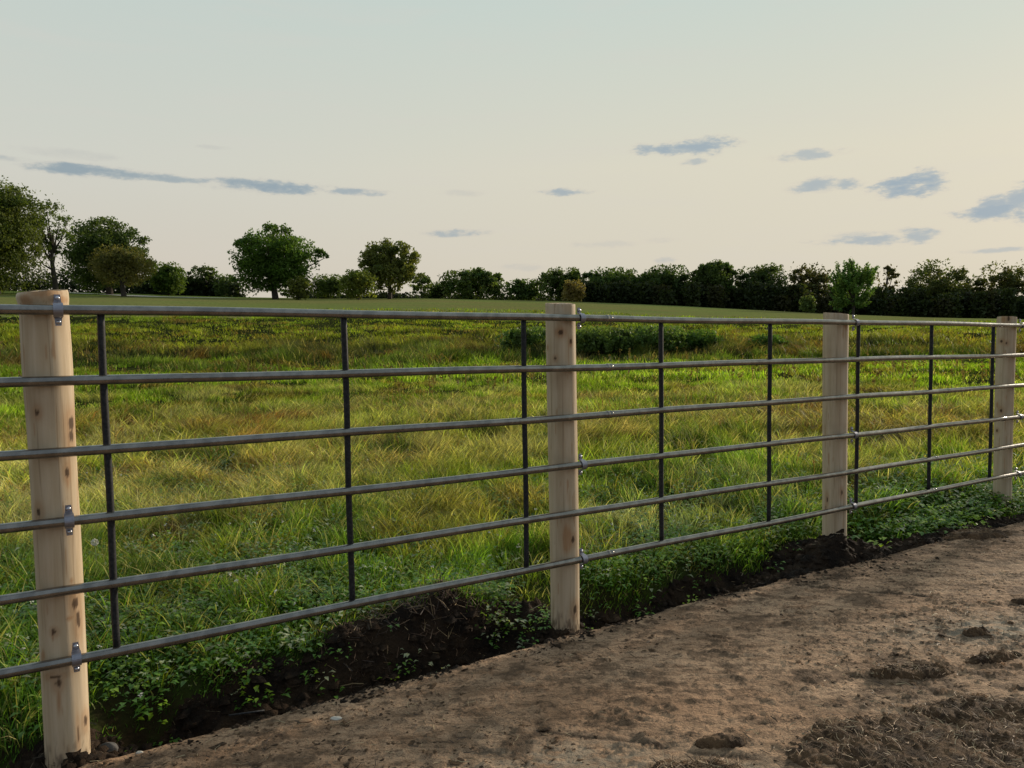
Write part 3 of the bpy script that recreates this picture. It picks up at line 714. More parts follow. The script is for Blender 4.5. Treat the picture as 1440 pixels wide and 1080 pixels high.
# dark understorey along the wood edge: nobody could count it
pts = []; cs = []
for x in np.arange(820, 1640, 5.5):
    dd = 168+14*rng.random(); Xc = (x-720)/1080*dd; zc0 = float(H(Xc, dd, False))
    hh_ = np.interp(x, [820, 950, 1150, 1440, 1640], [3.6, 4.6, 5.0, 5.6, 6.0])*(.65+.6*rng.random())
    n = 460; v = rng.normal(size=(n, 3))*np.array([1.1, 1.0, 1]); p = np.array([Xc, dd, zc0])+v*np.array([.8, .8, 0]); p[:, 2] = zc0+hh_*rng.random(n)**.8
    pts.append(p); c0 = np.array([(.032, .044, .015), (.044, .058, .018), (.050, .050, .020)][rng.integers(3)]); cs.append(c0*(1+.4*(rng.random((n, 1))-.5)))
for x in np.concatenate([np.arange(600, 820, 7), np.arange(-120, 330, 9), np.arange(195, 345, 5), np.arange(425, 615, 5.5)]):
    dd = 186+10*rng.random() if x > 400 else 172+10*rng.random(); Xc = (x-720)/1080*dd; zc0 = float(H(Xc, dd, False)); hh_ = (2.2 if x > 400 else 4.2)*(.6+.7*rng.random())
    n = 170; p = np.array([Xc, dd, zc0])+rng.normal(size=(n, 3))*np.array([.9, .8, 0]); p[:, 2] = zc0+hh_*rng.random(n)
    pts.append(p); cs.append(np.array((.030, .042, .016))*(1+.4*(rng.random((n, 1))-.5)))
pts = np.concatenate(pts); cs = np.concatenate(cs)
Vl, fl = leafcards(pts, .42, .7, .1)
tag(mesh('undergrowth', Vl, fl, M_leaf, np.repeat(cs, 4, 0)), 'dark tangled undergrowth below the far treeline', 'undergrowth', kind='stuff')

# shrubs in the meadow
GS = 'bushes in the rough middle of the meadow'
def shrub(label, px, py_top, w, depth, colr, n=26, dens=210):
    return tree('shrub', label, 'shrub', px, py_top, w, depth, colr, GS, nl=n, dens=dens, leaf=.42, skirt=0, tw=.1, airy=.25)
shrub('dark green shrub left of the second fence post in the meadow', 738, 461, 76, 33, (.046,.064,.020))
shrub('dark green shrub just right of the second fence post in the meadow', 845, 458, 96, 33, (.046,.064,.020))
shrub('wide dark green shrub between the two bushes right of the second post', 915, 459, 96, 34, (.050,.068,.022))
shrub('dark green shrub behind the upright left of the third post', 982, 463, 62, 35, (.034,.058,.014), 18)
shrub('small lone green shrub left of the third fence post', 1078, 470, 56, 33, (.034,.062,.014), 14)

# ---------------------------------------------------------------- grass
PATCH = [  # image position of the patch on the ground, half sizes in px, colour, height, weight
    (80, 620, 50, 18, 'rust', 1.0, .6), (140, 598, 50, 16, 'rust', 1.1, .9), (375, 602, 55, 20, 'rust', 1.15, .8), (350, 632, 40, 14, 'rust', 1.0, .7),
    (620, 590, 60, 12, 'tan', 1, .8), (1110, 580, 80, 14, 'rust', 1, .9), (1300, 590, 70, 12, 'rust', 1, .7), (1000, 598, 50, 10, 'tan', 1, .6),
    (150, 690, 200, 42, 'straw', .8, 2.4), (330, 690, 120, 30, 'straw', .8, 1.2), (40, 660, 80, 25, 'straw', .75, 1), (400, 655, 120, 22, 'straw', .9, .9), (480, 690, 80, 20, 'straw', .9, .6),
    (560, 668, 60, 24, 'tan', 1, .6), (860, 620, 70, 20, 'tan', 1, .6), (1050, 700, 90, 24, 'pale', .8, 1), (900, 735, 80, 18, 'pale', .7, .9), (960, 640, 70, 22, 'green', 1.3, .6),
    (300, 575, 90, 10, 'dark', 1, .8), (270, 650, 90, 9, 'dark', 1, .9), (540, 635, 40, 14, 'dark', 1.2, 1), (590, 578, 40, 8, 'dark', 1, .8), (880, 690, 45, 14, 'dark', 1, 1),
    (1250, 570, 70, 8, 'dark', 1, .8), (1150, 600, 30, 8, 'dark', 1, .8), (230, 770, 60, 26, 'rust', .9, .5), (320, 760, 60, 20, 'tan', .9, .6), (1400, 640, 60, 22, 'tan', 1.1, .5),
]
PAL = dict(bright=(.155,.240,.018), green=(.095,.175,.020), dark=(.035,.068,.012), lush=(.062,.135,.018), yel=(.245,.275,.030), straw=(.50,.43,.19), tan=(.33,.25,.10), rust=(.25,.13,.05), pale=(.27,.29,.17), brown=(.105,.085,.034))
PAL = {k: np.array(v)*1.22 for k, v in PAL.items()}
PW = []
for (x, y, hw, hh_, cn, hf, wt) in PATCH:
    g = gpt(x, y, .05); g1 = gpt(x+hw, y, .05); g2 = gpt(x, y-hh_, .05); g3 = gpt(x, y+hh_, .05)
    PW.append((g[0], g[1], abs(g1[0]-g[0]), abs(g2[1]-g3[1])/2, PAL[cn], hf, wt))
def tuftn(X, Y, d):
    a = ss(d, 8, 14); b = ss(d, 20, 32)
    t_ = fbm(X, Y, 3.6, 3, 126, .6)*(1-a)+a*fbm(X, Y, 1.5, 3, 127, .6)
    return t_*(1-b)+b*fbm(X, Y, .55, 3, 128, .6)
def meadow_look(X, Y, s, n):
    d = np.hypot(X, Y); N_ = len(X)
    # weights of the broad bands by distance, with wavy limits
    wv = 1+.25*(fbm(X, Y, .25, 3, 101)-.5)*2*np.clip(d/20, .3, 1); q = Y*wv
    kn = [2, 4.2, 5.6, 7.5, 10, 13.5, 16, 28, 31, 36, 39, 46, 60]
    cols = [PAL['lush'], PAL['green']*.95, PAL['green']*1.1+PAL['yel']*.15, PAL['yel']*.9, PAL['green']*.6+PAL['tan']*.4, PAL['bright']*.8+PAL['yel']*.2, PAL['bright'], PAL['bright']*.95, PAL['green']*.6+PAL['brown']*.3, PAL['brown']*.5+PAL['dark']*.45, PAL['yel']*.50+PAL['brown']*.35, PAL['yel']*.58+PAL['bright']*.12, PAL['green']*.55+PAL['yel']*.3]  # brown weed band: dark mixed in paints the shadow among tall growth
    hts = [.08, .09, .105, .115, .12, .10, .09, .11, .22, .32, .20, .15, .10]
    C = np.stack([np.interp(q, kn, [c[i] for c in cols]) for i in range(3)], -1); h = np.interp(q, kn, hts)
    # on the right the strawy band is greener
    rt = ss(X/np.maximum(Y, 1), -.05, .25)[:, None]*ss(d, 12, 8)[:, None]
    C = C*(1-rt*.7)+(PAL['green']*1.15)*rt*.7
    for (gx, gy, a, b, c, hf, wt) in PW:
        w = np.clip(np.exp(-(((X-gx)/a)**2+((Y-gy)/b)**2)*1.1)*wt*(.1+2.2*ss(fbm(X, Y, min(6/max(a, .3), 3), 3, 111), .3, .75)), 0, 1)
        C = C*(1-w[:, None])+c*w[:, None]; h = h*(1-w)+h*hf*w
    # clumps: light and dark tufts
    cl = fbm(X, Y, 2.2, 3, 121)*.5 + fbm(X, Y, .5, 2, 122)*.5
    tuft = tuftn(X, Y, d)
    C = C*(.35+1.35*ss(cl, .2, .85))[:, None]*(.70+.6*tuft)[:, None]; h = h*(.35+.7*fbm(X, Y, 1.6, 3, 123)+1.1*ss(tuft, .35, .75))
    tn = fbm(X, Y, 1.1, 3, 124); yy = ss(tn, .52, .68)[:, None]*.6*(ss(d, 25, 15)*ss(d, 4, 6))[:, None]; C = C*(1-yy)+PAL['straw']*yy*.75; yy = ss(fbm(X, Y, .8, 3, 134), .60, .72)[:, None]*.5; C = C*(1-yy)+PAL['rust']*yy*.9
    return C, h
def blades(name, X, Y, wid, hscale, label, segs=3, flat=.5, azo=None, tint=None):
    s, n = to_sn(X, Y); C, h = meadow_look(X, Y, s, n); Nn = len(X)
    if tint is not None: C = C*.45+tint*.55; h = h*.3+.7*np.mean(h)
    d = np.hypot(X, Y)
    h = h*hscale*(.55+.9*rng.random(Nn))*(.42+.58*ss(soil_far(s)-n, .0, .45)); z0 = H(X, Y)
    strawy = np.clip((C[:, 0]-C[:, 1]*.8)/np.maximum(C[:, 0], 1e-3)*2.2, 0, 1)
    fm = ss(d, 9, 18); wind = 2*math.pi*(fbm(X, Y, 1.1, 2, 131)*(1-fm)+fbm(X, Y, .4, 2, 133)*fm)*2.2+.5
    az_ = wind+rng.normal(size=Nn)*(1.2-.5*strawy)
    if azo is not None: az_ = azo
    lean = np.clip(.20+.75*rng.random(Nn)**1.3+strawy*.55+flat*.2*fbm(X, Y, .8, 2, 132), .1, 1.35)
    dirv = np.stack([np.cos(az_), np.sin(az_), 0*az_], -1)
    wa = rng.random(Nn)*math.pi*2; wd = np.stack([np.cos(wa), np.sin(wa), 0*wa], -1)
    w = wid*(.6+.8*rng.random(Nn))
    B = np.stack([X, Y, z0-.01], -1); Ls = h*(1+strawy*.55)
    vs = []
    ts = np.linspace(0, 1, segs+1)
    for k, t_ in enumerate(ts):
        ang = lean*(t_*1.35)
        # arc: integrate
        hor = Ls*(1-np.cos(ang*1.2))/np.maximum(ang*1.2, .05)*t_*1.25 if t_ > 0 else 0*Ls
        ver = Ls*np.sin(np.minimum(ang*1.2, 2.6))/np.maximum(ang*1.2, .05)*t_ if t_ > 0 else 0*Ls
        ver = np.maximum(ver, .015*t_)
        P_ = B+dirv*hor[:, None]+np.array([0, 0, 1.])*ver[:, None]
        ww = w*(1-t_**1.6)
        if k < segs: vs += [P_-wd*ww[:, None], P_+wd*ww[:, None]]
        else: vs.append(P_)
    V = np.stack(vs, 1); nv = V.shape[1]; i = np.arange(Nn*nv).reshape(Nn, nv)
    q = [np.stack([i[:, 2*k], i[:, 2*k+1], i[:, 2*k+3], i[:, 2*k+2]], -1) for k in range(segs-1)]
    tri = np.stack([i[:, nv-3], i[:, nv-2], i[:, nv-1]], -1)
    vf = ss(d, 22, 40)[:, None]; C = C*((.48+1.5*rng.random((Nn, 1))**2.2)*(1-vf)+vf*(.8+.35*rng.random((Nn, 1)))); dead = rng.random(Nn) < .10*(1-vf[:, 0]*.8); C[dead] = C[dead]*.4+PAL['straw']*.65
    C = np.clip(C*(1+.12*(rng.random((Nn, 3))-.5)), .004, 1)
    fs = [tri] + ([np.concatenate(q)] if q else [])
    return tag(mesh(name, V.reshape(-1, 3), fs, M_grass, np.repeat(C, nv, 0)), label, 'grass', kind='stuff')
def scatter(r0, r1, dens, ang=40, nmax=-.02):
    A_ = rad(ang)*(r1*r1-r0*r0); n = int(A_*dens)
    r = np.sqrt(r0*r0+(r1*r1-r0*r0)*rng.random(n)); a = rad(ang)*(2*rng.random(n)-1)
    X = r*np.sin(a); Y = r*np.cos(a); s, nn_ = to_sn(X, Y)
    sm = soil_mask(s, nn_); ok = (nn_ < nmax) & (rng.random(n) > sm*1.02-.0)
    # keep clear of the posts
    for (ps, _, _, _) in PST: ok &= ~((np.abs(s-ps) < .085) & (np.abs(nn_+.09) < .085))
    dn_ = np.hypot(X, Y); ok &= rng.random(n) < (.16+.84*ss(tuftn(X, Y, dn_), .34, .60))*(.5+.8*fbm(X, Y, 1.1, 2, 141))
    return X[ok], Y[ok]
blades('grass', *scatter(1.8, 5.2, 8500, 46, .25), .0025, 1.0, 'fine green grass just beyond the fence')
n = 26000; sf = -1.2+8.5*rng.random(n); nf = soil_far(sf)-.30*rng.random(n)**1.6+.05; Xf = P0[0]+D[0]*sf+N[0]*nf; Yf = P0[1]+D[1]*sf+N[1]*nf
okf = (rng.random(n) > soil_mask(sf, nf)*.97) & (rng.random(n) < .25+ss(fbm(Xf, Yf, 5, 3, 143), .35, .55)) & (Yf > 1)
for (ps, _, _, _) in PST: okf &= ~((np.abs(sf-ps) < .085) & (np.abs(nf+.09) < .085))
blades('grass', Xf[okf], Yf[okf], .0030, .85, 'green grass fringe hanging over the lip of the soil trench', tint=PAL['dark']*1.5)  # dark tint paints in the shade along the trench lip
blades('grass', *scatter(5.2, 10, 3900, 42), .0037, 1.0, 'tall mixed green and straw coloured grass behind the fence')
blades('grass', *scatter(10, 20, 1150, 40), .0070, 1.0, 'bright meadow grass in the middle distance', 2)
blades('grass', *scatter(20, 38, 260, 39), .015, 1.1, 'rough meadow grass before the hay field', 2)
blades('grass', *scatter(38, 66, 60, 39), .030, 1.1, 'distant yellowish meadow grass', 2)
blades('grass', *scatter(64, 84, 9, 39), .045, 1.3, 'thin outliers of rough grass at the start of the hay field', 2)

# separate bunches of taller grass, each leaning out from its own foot
def bunches(nb, r0, r1, per, wid, hs, rad_b, label):
    r_ = np.sqrt(r0*r0+(r1*r1-r0*r0)*rng.random(nb)); a_ = rad(41)*(2*rng.random(nb)-1); bx = r_*np.sin(a_); by = r_*np.cos(a_); s, n = to_sn(bx, by)
    ok = (n < -.25) & (soil_mask(s, n) < .2) & (rng.random(nb) < .3+ss(fbm(bx, by, .6, 3, 145), .4, .6)); bx = bx[ok]; by = by[ok]; nb = len(bx)
    pal = [PAL['bright'], PAL['green'], PAL['lush'], PAL['yel'], PAL['straw'], PAL['tan'], PAL['rust'], PAL['pale']]; pr = [.2, .2, .13, .17, .12, .08, .05, .05]
    tc_ = np.array(pal)[rng.choice(8, size=nb, p=pr)]*(.7+.6*rng.random((nb, 1)))
    X = np.repeat(bx, per)+rng.normal(size=nb*per)*rad_b; Y = np.repeat(by, per)+rng.normal(size=nb*per)*rad_b
    az_ = np.arctan2(Y-np.repeat(by, per), X-np.repeat(bx, per))+rng.normal(size=nb*per)*.5+np.repeat(rng.normal(size=nb)*.3, per)
    blades('grass_bunches', X, Y, wid, hs, label, 3, .5, az_, np.repeat(tc_, per, 0))
bunches(2600, 2.6, 7, 26, .0030, 1.35, .028, 'arching bunches of grass in the near meadow')
bunches(3600, 7, 15, 20, .0055, 1.4, .05, 'bunches of mixed grass in the meadow beyond the lodged straw')

# stalky brown weeds standing above the grass, and pale seed specks
def stalks(n, r0, r1, hmin, hmax, wid, colr, name, label, ang=39, filt=None):
    r = np.sqrt(r0*r0+(r1*r1-r0*r0)*rng.random(n)); a = rad(ang)*(2*rng.random(n)-1); X = r*np.sin(a); Y = r*np.cos(a)
    s, nn_ = to_sn(X, Y); ok = nn_ < -.5; ok &= rng.random(n) < ss(fbm(X, Y, .5, 3, 151), .45, .65)
    X, Y = X[ok], Y[ok]; n = len(X); z = H(X, Y); h = hmin+(hmax-hmin)*rng.random(n)
    a = rng.random(n)*6.28; l = .25*rng.random(n)*h; tip = np.stack([X+np.cos(a)*l, Y+np.sin(a)*l, z+h], -1); B = np.stack([X, Y, z], -1)
    wv = np.stack([np.cos(a+1.57), np.sin(a+1.57), 0*a], -1)*wid
    V = [np.stack([B-wv, B+wv, tip+wv*.5, tip-wv*.5], 1).reshape(-1, 3)]; f = [np.arange(n*4).reshape(n, 4)]; off = n*4
    C = np.repeat(np.array(colr)*(1+.5*(rng.random((n, 1))-.5)), 4, 0); Cs = [C]
    for k in range(9):   # ragged seed head
        t_ = .68+.34*rng.random((n, 1)); c = B*(1-t_)+tip*t_+rng.normal(size=(n, 3))*wid*2.2
        Vk, fk = leafcards(c, wid*3.2, .8, .8); V.append(Vk); f.append(fk+off); off += len(Vk); Cs.append(np.repeat(np.array(colr)*(1+.7*(rng.random((n, 1))-.4)), 4, 0))
    return tag(mesh(name, np.concatenate(V), np.concatenate(f), M_grass, np.clip(np.concatenate(Cs), 0.004, 1)), label, 'weeds', kind='stuff')
stalks(1300, 6, 15, .14, .28, .0028, (.20, .12, .05), 'seed_stalks', 'brown seeding stalks standing in the near meadow')
stalks(2200, 15, 50, .25, .5, .010, (.13, .10, .04), 'seed_stalks', 'brown seeding weeds across the far meadow')

# broad leaved weeds along the fence: rosettes of pointed leaves on short stems
def weeds(name, label, regions, size, force=False):
    V = []; Cs = []
    for (x, y, hw, hh_, cnt, hgt) in regions:
        for _ in range(cnt):
            g = gpt(x+hw*rng.normal()*.6, y+hh_*rng.normal()*.6, 0); 
            s, n = to_sn(g[0], g[1])
            if n > edge_n(s)-.05 or (not force and soil_mask(np.array([s]), np.array([n]))[0] > .3 and rng.random() < .93): continue
            z0 = float(H(g[0], g[1])); c = np.array([g[0], g[1], z0]); h = hgt*(.4+.8*rng.random()); k = rng.integers(7, 15)
            u_ = rng.random(); base = (PAL['lush']*1.2 if u_ < .55 else (PAL['bright']*1.15 if u_ < .85 else PAL['pale']))*(.6+.8*rng.random())
            a = rng.random(k)*6.28; el_ = .1+.9*rng.random(k); L_ = size*(.6+.8*rng.random(k)); t_ = rng.random(k)
            st = c+np.stack([.03*np.cos(a), .03*np.sin(a), h*t_], -1)
            d_ = np.stack([np.cos(a)*np.cos(el_), np.sin(a)*np.cos(el_), np.sin(el_)*.8-.1], -1)
            wv = np.stack([-np.sin(a), np.cos(a), 0*a], -1)
            dn = np.array([0, 0, -1.])
            p0 = st; pm = st+d_*L_[:, None]*.5; p1 = st+d_*L_[:, None]+dn*(L_*.25)[:, None]
            wq = wv*(L_*.26)[:, None]; up_ = np.array([0, 0, 1.])*(L_*.07)[:, None]
            V.append(np.stack([p0, pm-wq+up_, p1, pm+wq+up_, pm], 1).reshape(-1, 3))
            Cs.append(np.repeat(base*(1+.3*(rng.random((k, 1))-.5)), 5, 0))
    V = np.concatenate(V); i = np.arange(len(V)).reshape(-1, 5)
    f = np.concatenate([i[:, [0, 1, 4]], i[:, [1, 2, 4]], i[:, [2, 3, 4]], i[:, [3, 0, 4]]])
    return tag(mesh(name, V, f, M_weed, np.concatenate(Cs)), label, 'weeds', kind='stuff')
weeds('weeds', 'leafy green weeds crowding the foot of the fence', [(30, 950, 60, 60, 170, .07), (220, 890, 130, 50, 800, .09), (420, 840, 120, 45, 700, .09), (60, 860, 80, 60, 400, .09), (300, 930, 140, 30, 200, .05), (660, 830, 60, 50, 160, .09), (560, 780, 90, 40, 200, .10),
     (900, 800, 90, 35, 220, .10), (1010, 775, 110, 30, 260, .12), (1120, 740, 60, 22, 120, .10), (620, 740, 120, 40, 160, .1), (100, 830, 120, 50, 200, .08), (250, 700, 420, 60, 1300, .12), (900, 690, 420, 60, 1400, .13), (300, 820, 300, 40, 700, .11)], .032)
weeds('weeds', 'scattered green seedlings growing on the bare soil of the trench', [(690, 850, 22, 22, 60, .07), (560, 905, 30, 12, 8, .04), (440, 925, 40, 16, 14, .05), (330, 950, 50, 14, 18, .05), (190, 965, 50, 22, 50, .06), (880, 850, 60, 14, 60, .05), (1010, 825, 50, 12, 50, .05), (760, 870, 30, 16, 20, .04)], .026, True)
weeds('weeds', 'low leafy weeds spilling towards the yard right of the third post', [(1290, 730, 70, 22, 320, .09), (1370, 705, 80, 22, 340, .10), (1240, 720, 40, 22, 160, .09), (1420, 690, 60, 20, 240, .10), (1300, 690, 100, 25, 220, .12)], .050)

# small pale seed heads and blossoms in the near weeds
n = 260; Vs = []; 
xx = rng.random(n)*1440; yy = 560+400*rng.random(n)**1.3
C_ = []
for x, y in zip(xx, yy):
    g = gpt(x, y, .1); s, nq = to_sn(g[0], g[1])
    if nq > -.12 or soil_mask(np.array([s]), np.array([nq]))[0] > .5: continue
    C_.append([g[0], g[1], float(H(g[0], g[1]))+.07+.10*rng.random()])
C_ = np.array(C_); C3 = (C_[:, None]+rng.normal(size=(len(C_), 5, 3))*.004).reshape(-1, 3); Vl, fl = leafcards(C3, .0060, .6)
tag(mesh('seed_heads', Vl, fl, M_fluff), 'tiny pale seed heads and blossoms scattered in the near grass', 'blossoms', kind='stuff')

# one clear dandelion clock
g = gpt(134, 779, .22); dz = float(H(g[0], g[1]))
dn = empty('dandelion', (g[0], g[1], dz)); tag(dn, 'white dandelion seed ball just right of the leftmost post', 'dandelion')
Vt, ft = tube([(0, 0, 0), (.005, 0, .1), (0, 0, .215)], .0016, 6); M_stem, t, o = mat('green_stem'); principled(t, o, Base_Color=(.10, .16, .04, 1), Roughness=.6)
mesh('stem', Vt, ft, M_stem, None, dn)
v = rng.normal(size=(260, 3)); v /= np.linalg.norm(v, axis=1)[:, None]; Vl, fl = leafcards(v*.016+np.array([0, 0, .222]), .0042, .5)
mesh('seed_ball', Vl, fl, M_fluff, None, dn)

# ---------------------------------------------------------------- litter, clods, heaps
def strands(C, L_, wid, colr, flat=.25, name='straw', label=None, parent=None, cat='straw', origin=None):
    n = len(C); a = rng.random(n)*6.28; e = rng.normal(size=n)*flat
    d_ = np.stack([np.cos(a)*np.cos(e), np.sin(a)*np.cos(e), np.abs(np.sin(e))], -1)*(L_*(.4+.9*rng.random(n)))[:, None]
    b = rng.normal(size=(n, 3))*np.array([1, 1, .4])*L_*.12
    w = np.stack([-np.sin(a), np.cos(a), .5*rng.normal(size=n)], -1)*wid*(.6+.8*rng.random(n))[:, None]
    P = [C-d_*.5, C+b, C+d_*.5]
    V = np.stack([P[0]-w, P[0]+w, P[1]-w, P[1]+w, P[2]-w*.6, P[2]+w*.6], 1); i = np.arange(n*6).reshape(n, 6)
    f = np.concatenate([i[:, [0, 1, 3, 2]], i[:, [2, 3, 5, 4]]])
    cc = np.array(colr)[rng.integers(len(colr), size=n)]*(1+.5*(rng.random((n, 1))-.5))
    V = V.reshape(-1, 3)
    if origin is not None: V = V-origin
    o = mesh(name, V, f, M_litter, np.repeat(np.clip(cc, 0, 1), 6, 0), parent)
    if parent is None: tag(o, label, cat, kind='stuff')
    return o
STR = [(.36, .27, .15), (.22, .14, .075), (.10, .062, .035), (.05, .03, .018)]
def slab_z(X, Y):
    s, n = to_sn(X, Y); return slab(s, n, X, Y)
def yard_points(n, big=1.):
    s = -1+9*rng.random(n); dd = .02+2.8*rng.random(n)**1.1; nn_ = edge_n(s)+dd; X = P0[0]+D[0]*s+N[0]*nn_; Y = P0[1]+D[1]*s+N[1]*nn_
    ok = (Y > 1.2) & (rng.random(n) < ss(fbm(X, Y, 2.2, 3, 161), .32, .68)); return X[ok], Y[ok]
X, Y = yard_points(15000); strands(np.stack([X, Y, slab_z(X, Y)+.004], -1), .035, .0011, STR, .12, 'straw_litter', 'short bits of straw and chaff scattered over the dirt yard')
def lumps(C, r, M, name, label, cat, flatz=.5):
    """small irregular clods: displaced octahedra"""
    n = len(C); base = np.array([[1, 0, 0], [.3, .95, 0], [-.8, .6, 0], [-.8, -.6, 0], [.3, -.95, 0], [.5, .4, .7], [-.5, .5, .75], [-.1, -.7, .7], [0, 0, 1.0]])
    rr_ = (r*(.35+1.0*rng.random(n)**2))[:, None, None]
    a = rng.random(n)*6.28; R_ = np.zeros((n, 3, 3)); R_[:, 0, 0] = np.cos(a); R_[:, 0, 1] = -np.sin(a); R_[:, 1, 0] = np.sin(a); R_[:, 1, 1] = np.cos(a); R_[:, 2, 2] = 1
    v = base[None]*(1+.9*(rng.random((n, 9, 1))-.5))*np.array([1, 1, flatz])*np.stack([.7+.9*rng.random(n), .6+.5*rng.random(n), np.ones(n)], -1)[:, None]
    v = np.einsum('nij,nkj->nki', R_, v)*rr_+C[:, None]-np.array([0, 0, .15*r])
    tri = np.array([[0, 1, 5], [1, 2, 6], [1, 6, 5], [2, 3, 6], [3, 4, 7], [3, 7, 6], [4, 0, 7], [0, 5, 7], [5, 6, 8], [6, 7, 8], [7, 5, 8]])
    f = (np.arange(n)*9)[:, None, None]+tri[None]
    return tag(mesh(name, v.reshape(-1, 3), f.reshape(-1, 3), M, smooth=True), label, cat, kind='stuff')
X, Y = yard_points(34000); lumps(np.stack([X, Y, slab_z(X, Y)], -1), .0065, M_dung, 'dirt_crumbs', 'dark crumbs of dirt and manure strewn over the yard', 'dirt crumbs', .35)
X, Y = yard_points(3800); lumps(np.stack([X, Y, slab_z(X, Y)], -1), .017, M_dung, 'dirt_crumbs', 'larger flat dark flecks trodden into the yard', 'dirt crumbs', .22)
# clods in the trench
n = 5200; s = -1+8.5*rng.random(n); f_ = soil_far(s); nn_ = f_+(edge_n(s)+.02-f_)*rng.random(n); X = P0[0]+D[0]*s+N[0]*nn_; Y = P0[1]+D[1]*s+N[1]*nn_
lumps(np.stack([X, Y, H(X, Y)], -1)[:4600], .026, M_soil, 'soil_clods', 'dark crumbled clods in the trench along the fence', 'clods', .7)
strands(np.stack([X, Y, H(X, Y)+.008], -1)[4600:], .07, .0011, [(.24, .17, .09), (.12, .075, .04), (.30, .24, .14), (.05, .035, .02)], .4, 'dead_roots', 'dead roots and stems torn up in the dark trench', cat='roots')
n = 2600; s = -1+8.5*rng.random(n); nn_ = edge_n(s)+.14*rng.random(n)**2.2*np.interp(s, [-1, 2, 3.5, 7], [.6, .7, 1.6, 1.8]); X = P0[0]+D[0]*s+N[0]*nn_; Y = P0[1]+D[1]*s+N[1]*nn_
ok = rng.random(n) < ss(fbm(X, Y, 4, 3, 147), .38, .62); X = X[ok]; Y = Y[ok]
lumps(np.stack([X, Y, slab_z(X, Y)], -1), .011, M_soil, 'soil_crumbs', 'dark crumbs of soil spilled over the broken edge of the yard slab', 'soil crumbs', .55)
# dead grass over the mound between the first two posts
def near_mound(i, n, sp):
    ms, mn, rs, rn, h = MOUNDS[i]; s = ms+rng.normal(size=n)*rs*sp; q = mn+rng.normal(size=n)*rn*sp; X = P0[0]+D[0]*s+N[0]*q; Y = P0[1]+D[1]*s+N[1]*q
    return np.stack([X, Y, H(X, Y)+.01], -1)
strands(np.concatenate([near_mound(0, 700, .5), near_mound(1, 120, .5)]), .10, .0013, [(.15, .08, .04), (.085, .045, .024), (.28, .19, .09), (.05, .03, .02)], .5, 'dead_grass', 'reddish brown dead sod over the soil mound between the first two posts', cat='dead grass')

def heap(label, x, y, rx, ry, h, ang=0., strn=200, seed=1, res=.008, dark=None, cat='manure', name='manure_heap', thr=.0):
    g = gpt(x, y); a = np.arange(-rx*1.5, rx*1.5, res); b = np.arange(-ry*1.5, ry*1.5, res); A_, B_ = np.meshgrid(a, b)
    c_, s__ = math.cos(ang), math.sin(ang); X = g[0]+A_*c_-B_*s__; Y = g[1]+A_*s__+B_*c_
    d2 = (A_/rx)**2+(B_/ry)**2
    e = 1-d2+2.6*(fbm(X, Y, 7, 5, 170+seed, .7)-.5)
    rid = 1-np.abs(2*fbm(X, Y, 16, 4, 180+seed, .6)-1)
    z = slab_z(X, Y)+h*(ss(e, .0, .8)*(.45+.35*rid)+.0)*1.1+ (e > .02)*.010*(fbm(X, Y, 60, 3, 190+seed)-.3)-.010*(e < .05)
    lim = ss(d2, 2.2, 1.6); z = z*lim-.02*(1-lim)
    V = np.stack([X-g[0], Y-g[1], z], -1).reshape(-1, 3); fq = grid_faces(*A_.shape); keep = (ss(e, -.25, -.1).reshape(-1)[fq].max(1) > 0) & (d2.reshape(-1)[fq].max(1) < 2.1)
    ids = np.unique(fq[keep]); mp_ = np.full(len(V), -1); mp_[ids] = np.arange(len(ids))
    o = mesh(name, V[ids], mp_[fq[keep]], M_dung); o.location = (g[0], g[1], 0); tag(o, label, cat, 'heaps of manure and bedding on the yard')
    if strn:
        ok = np.argwhere(e > .1); pk = ok[rng.integers(len(ok), size=strn)]
        C = np.stack([X[pk[:, 0], pk[:, 1]]-g[0], Y[pk[:, 0], pk[:, 1]]-g[1], z[pk[:, 0], pk[:, 1]]+.006], -1)
        st_ = strands(C, .036, .0008, [(.34, .20, .10), (.20, .11, .05), (.10, .055, .028), (.46, .33, .19), (.16, .09, .045)], .45, 'straw', parent=o); st_['kind'] = 'stuff'
    return o
heap('large straw strewn manure heap in the lower right corner', 1300, 1052, .42, .22, .020, .1, 1000, 1)
heap('clumpy manure heap at the right edge just above the corner heap', 1370, 1000, .24, .09, .028, .1, 260, 2)
heap('straw strewn manure patch at the bottom edge left of the corner heap', 985, 1088, .16, .07, .018, 0, 420, 3)
heap('small dark dung clump left of the corner heap', 1010, 1044, .075, .035, .020, .1, 0, 4, .004)
heap('long flat dark dung streak above the corner heap', 1285, 946, .17, .045, .022, .1, 160, 5, .005)
heap('small dung clump at the right edge above the long streak', 1395, 925, .13, .04, .022, .2, 80, 6, .005)
heap('little dung lump beside the grey concrete patch', 1372, 892, .06, .03, .014, .2, 0, 7, .004)
heap('dark lump on the joint of the slab at the right edge', 1437, 846, .06, .04, .022, .2, 0, 8, .004)
heap('flat dark clod pile near the weeds at the far right edge of the yard', 1375, 752, .22, .10, .030, .2, 120, 9, .008)

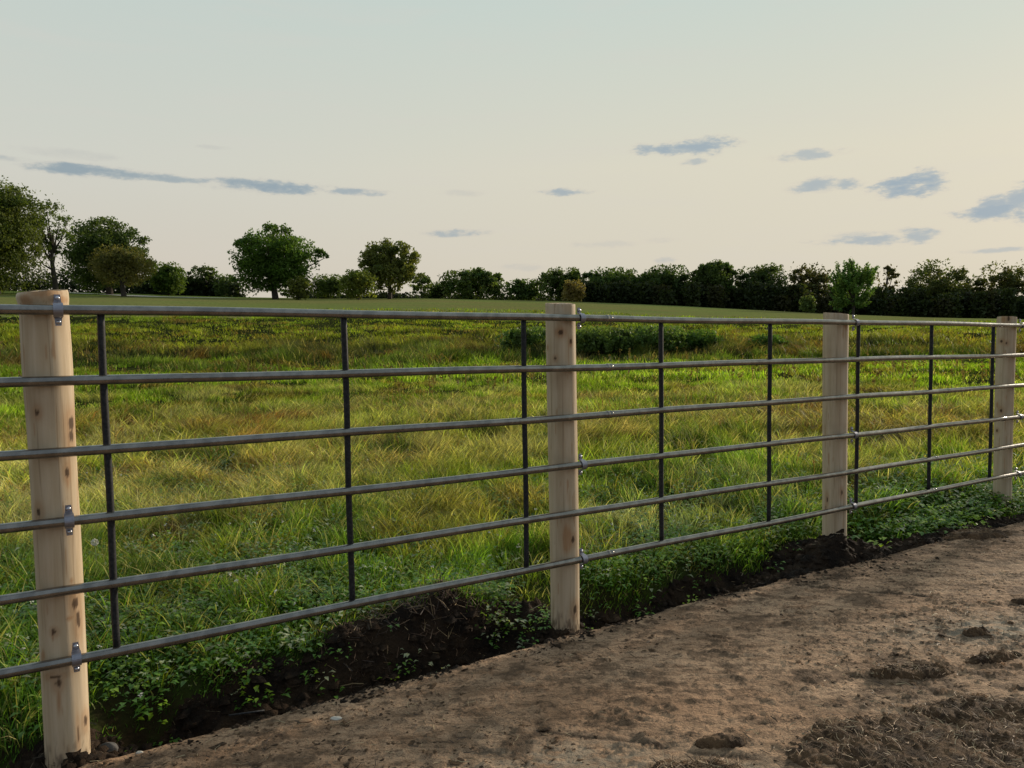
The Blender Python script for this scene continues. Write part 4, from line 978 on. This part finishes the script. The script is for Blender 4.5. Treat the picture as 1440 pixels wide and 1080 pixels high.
# stones and bits in the trench
def stone(name, label, cat, x, y, r, sq, M, seed, zoff=0.0, onslab=False, group=None):
    g = gpt(x, y, 0 if onslab else -.05); z = float(slab_z(np.array([g[0]]), np.array([g[1]]))[0]) if onslab else float(H(g[0], g[1]))
    nu, nv = 22, 32; u = np.linspace(.02, math.pi-.02, nu); v = np.arange(nv)*2*math.pi/nv; U_, V_ = np.meshgrid(u, v, indexing='ij')
    dx = np.sin(U_)*np.cos(V_); dy = np.sin(U_)*np.sin(V_); dz = np.cos(U_)
    rr_ = 1+.5*(fbm(dx*1.4+seed+dz, dy*1.4+seed, 1.3, 3, 200+seed)-.5)
    rr_ = np.minimum(rr_, .85+.25*vn(V_*1.3, U_*1.3, 210+seed))
    Vv = np.stack([dx*rr_*r*sq[0], dy*rr_*r*sq[1], dz*rr_*r*sq[2]], -1).reshape(-1, 3)
    i = np.arange(nu*nv).reshape(nu, nv); j = np.roll(i, -1, 1); f = np.stack([i[:-1], i[1:], j[1:], j[:-1]], -1).reshape(-1, 4)
    o = mesh(name, Vv, [f, np.stack([i[0], i[-1][::-1]])], M); o.location = (g[0], g[1], z+r*sq[2]*.35+zoff); return tag(o, label, cat, group)
stone('stone', 'grey rounded fieldstone half buried in the trench right of the leftmost post', 'stone', 268, 1008, .040, (1, .7, .7), M_stone, 1)
stone('stone', 'brown stone chunk in the trench at the foot of the leftmost post', 'stone', 152, 1050, .030, (1.1, .8, .7), M_stone, 2)
stone('stone', 'white stone chip on the yard edge below the middle of the first fence panel', 'stone chip', 473, 1011, .016, (1.3, .7, .35), M_pale, 3, onslab=True)
stone('stone', 'tiny pale chip on the yard edge near the leftmost post', 'stone chip', 196, 1054, .009, (1.3, .8, .5), M_pale, 4, onslab=True)
stone('dead_leaf', 'curled brown leaf on the yard left of the white stone chip', 'leaf', 430, 1014, .018, (1.3, .8, .25), M_leafdead, 5, onslab=True)
a = gpt(322, 1010, -.03); b = gpt(372, 1003, -.03); za = float(H(a[0], a[1]))
o = mesh('pipe_offcut', *tube(np.array([a, a*.5+b*.5, b])-a, .0032, 10), M_upr); o.location = (a[0], a[1], max(-.02, za+.01)); tag(o, 'thin grey metal rod lying at the edge of the yard slab', 'rod')
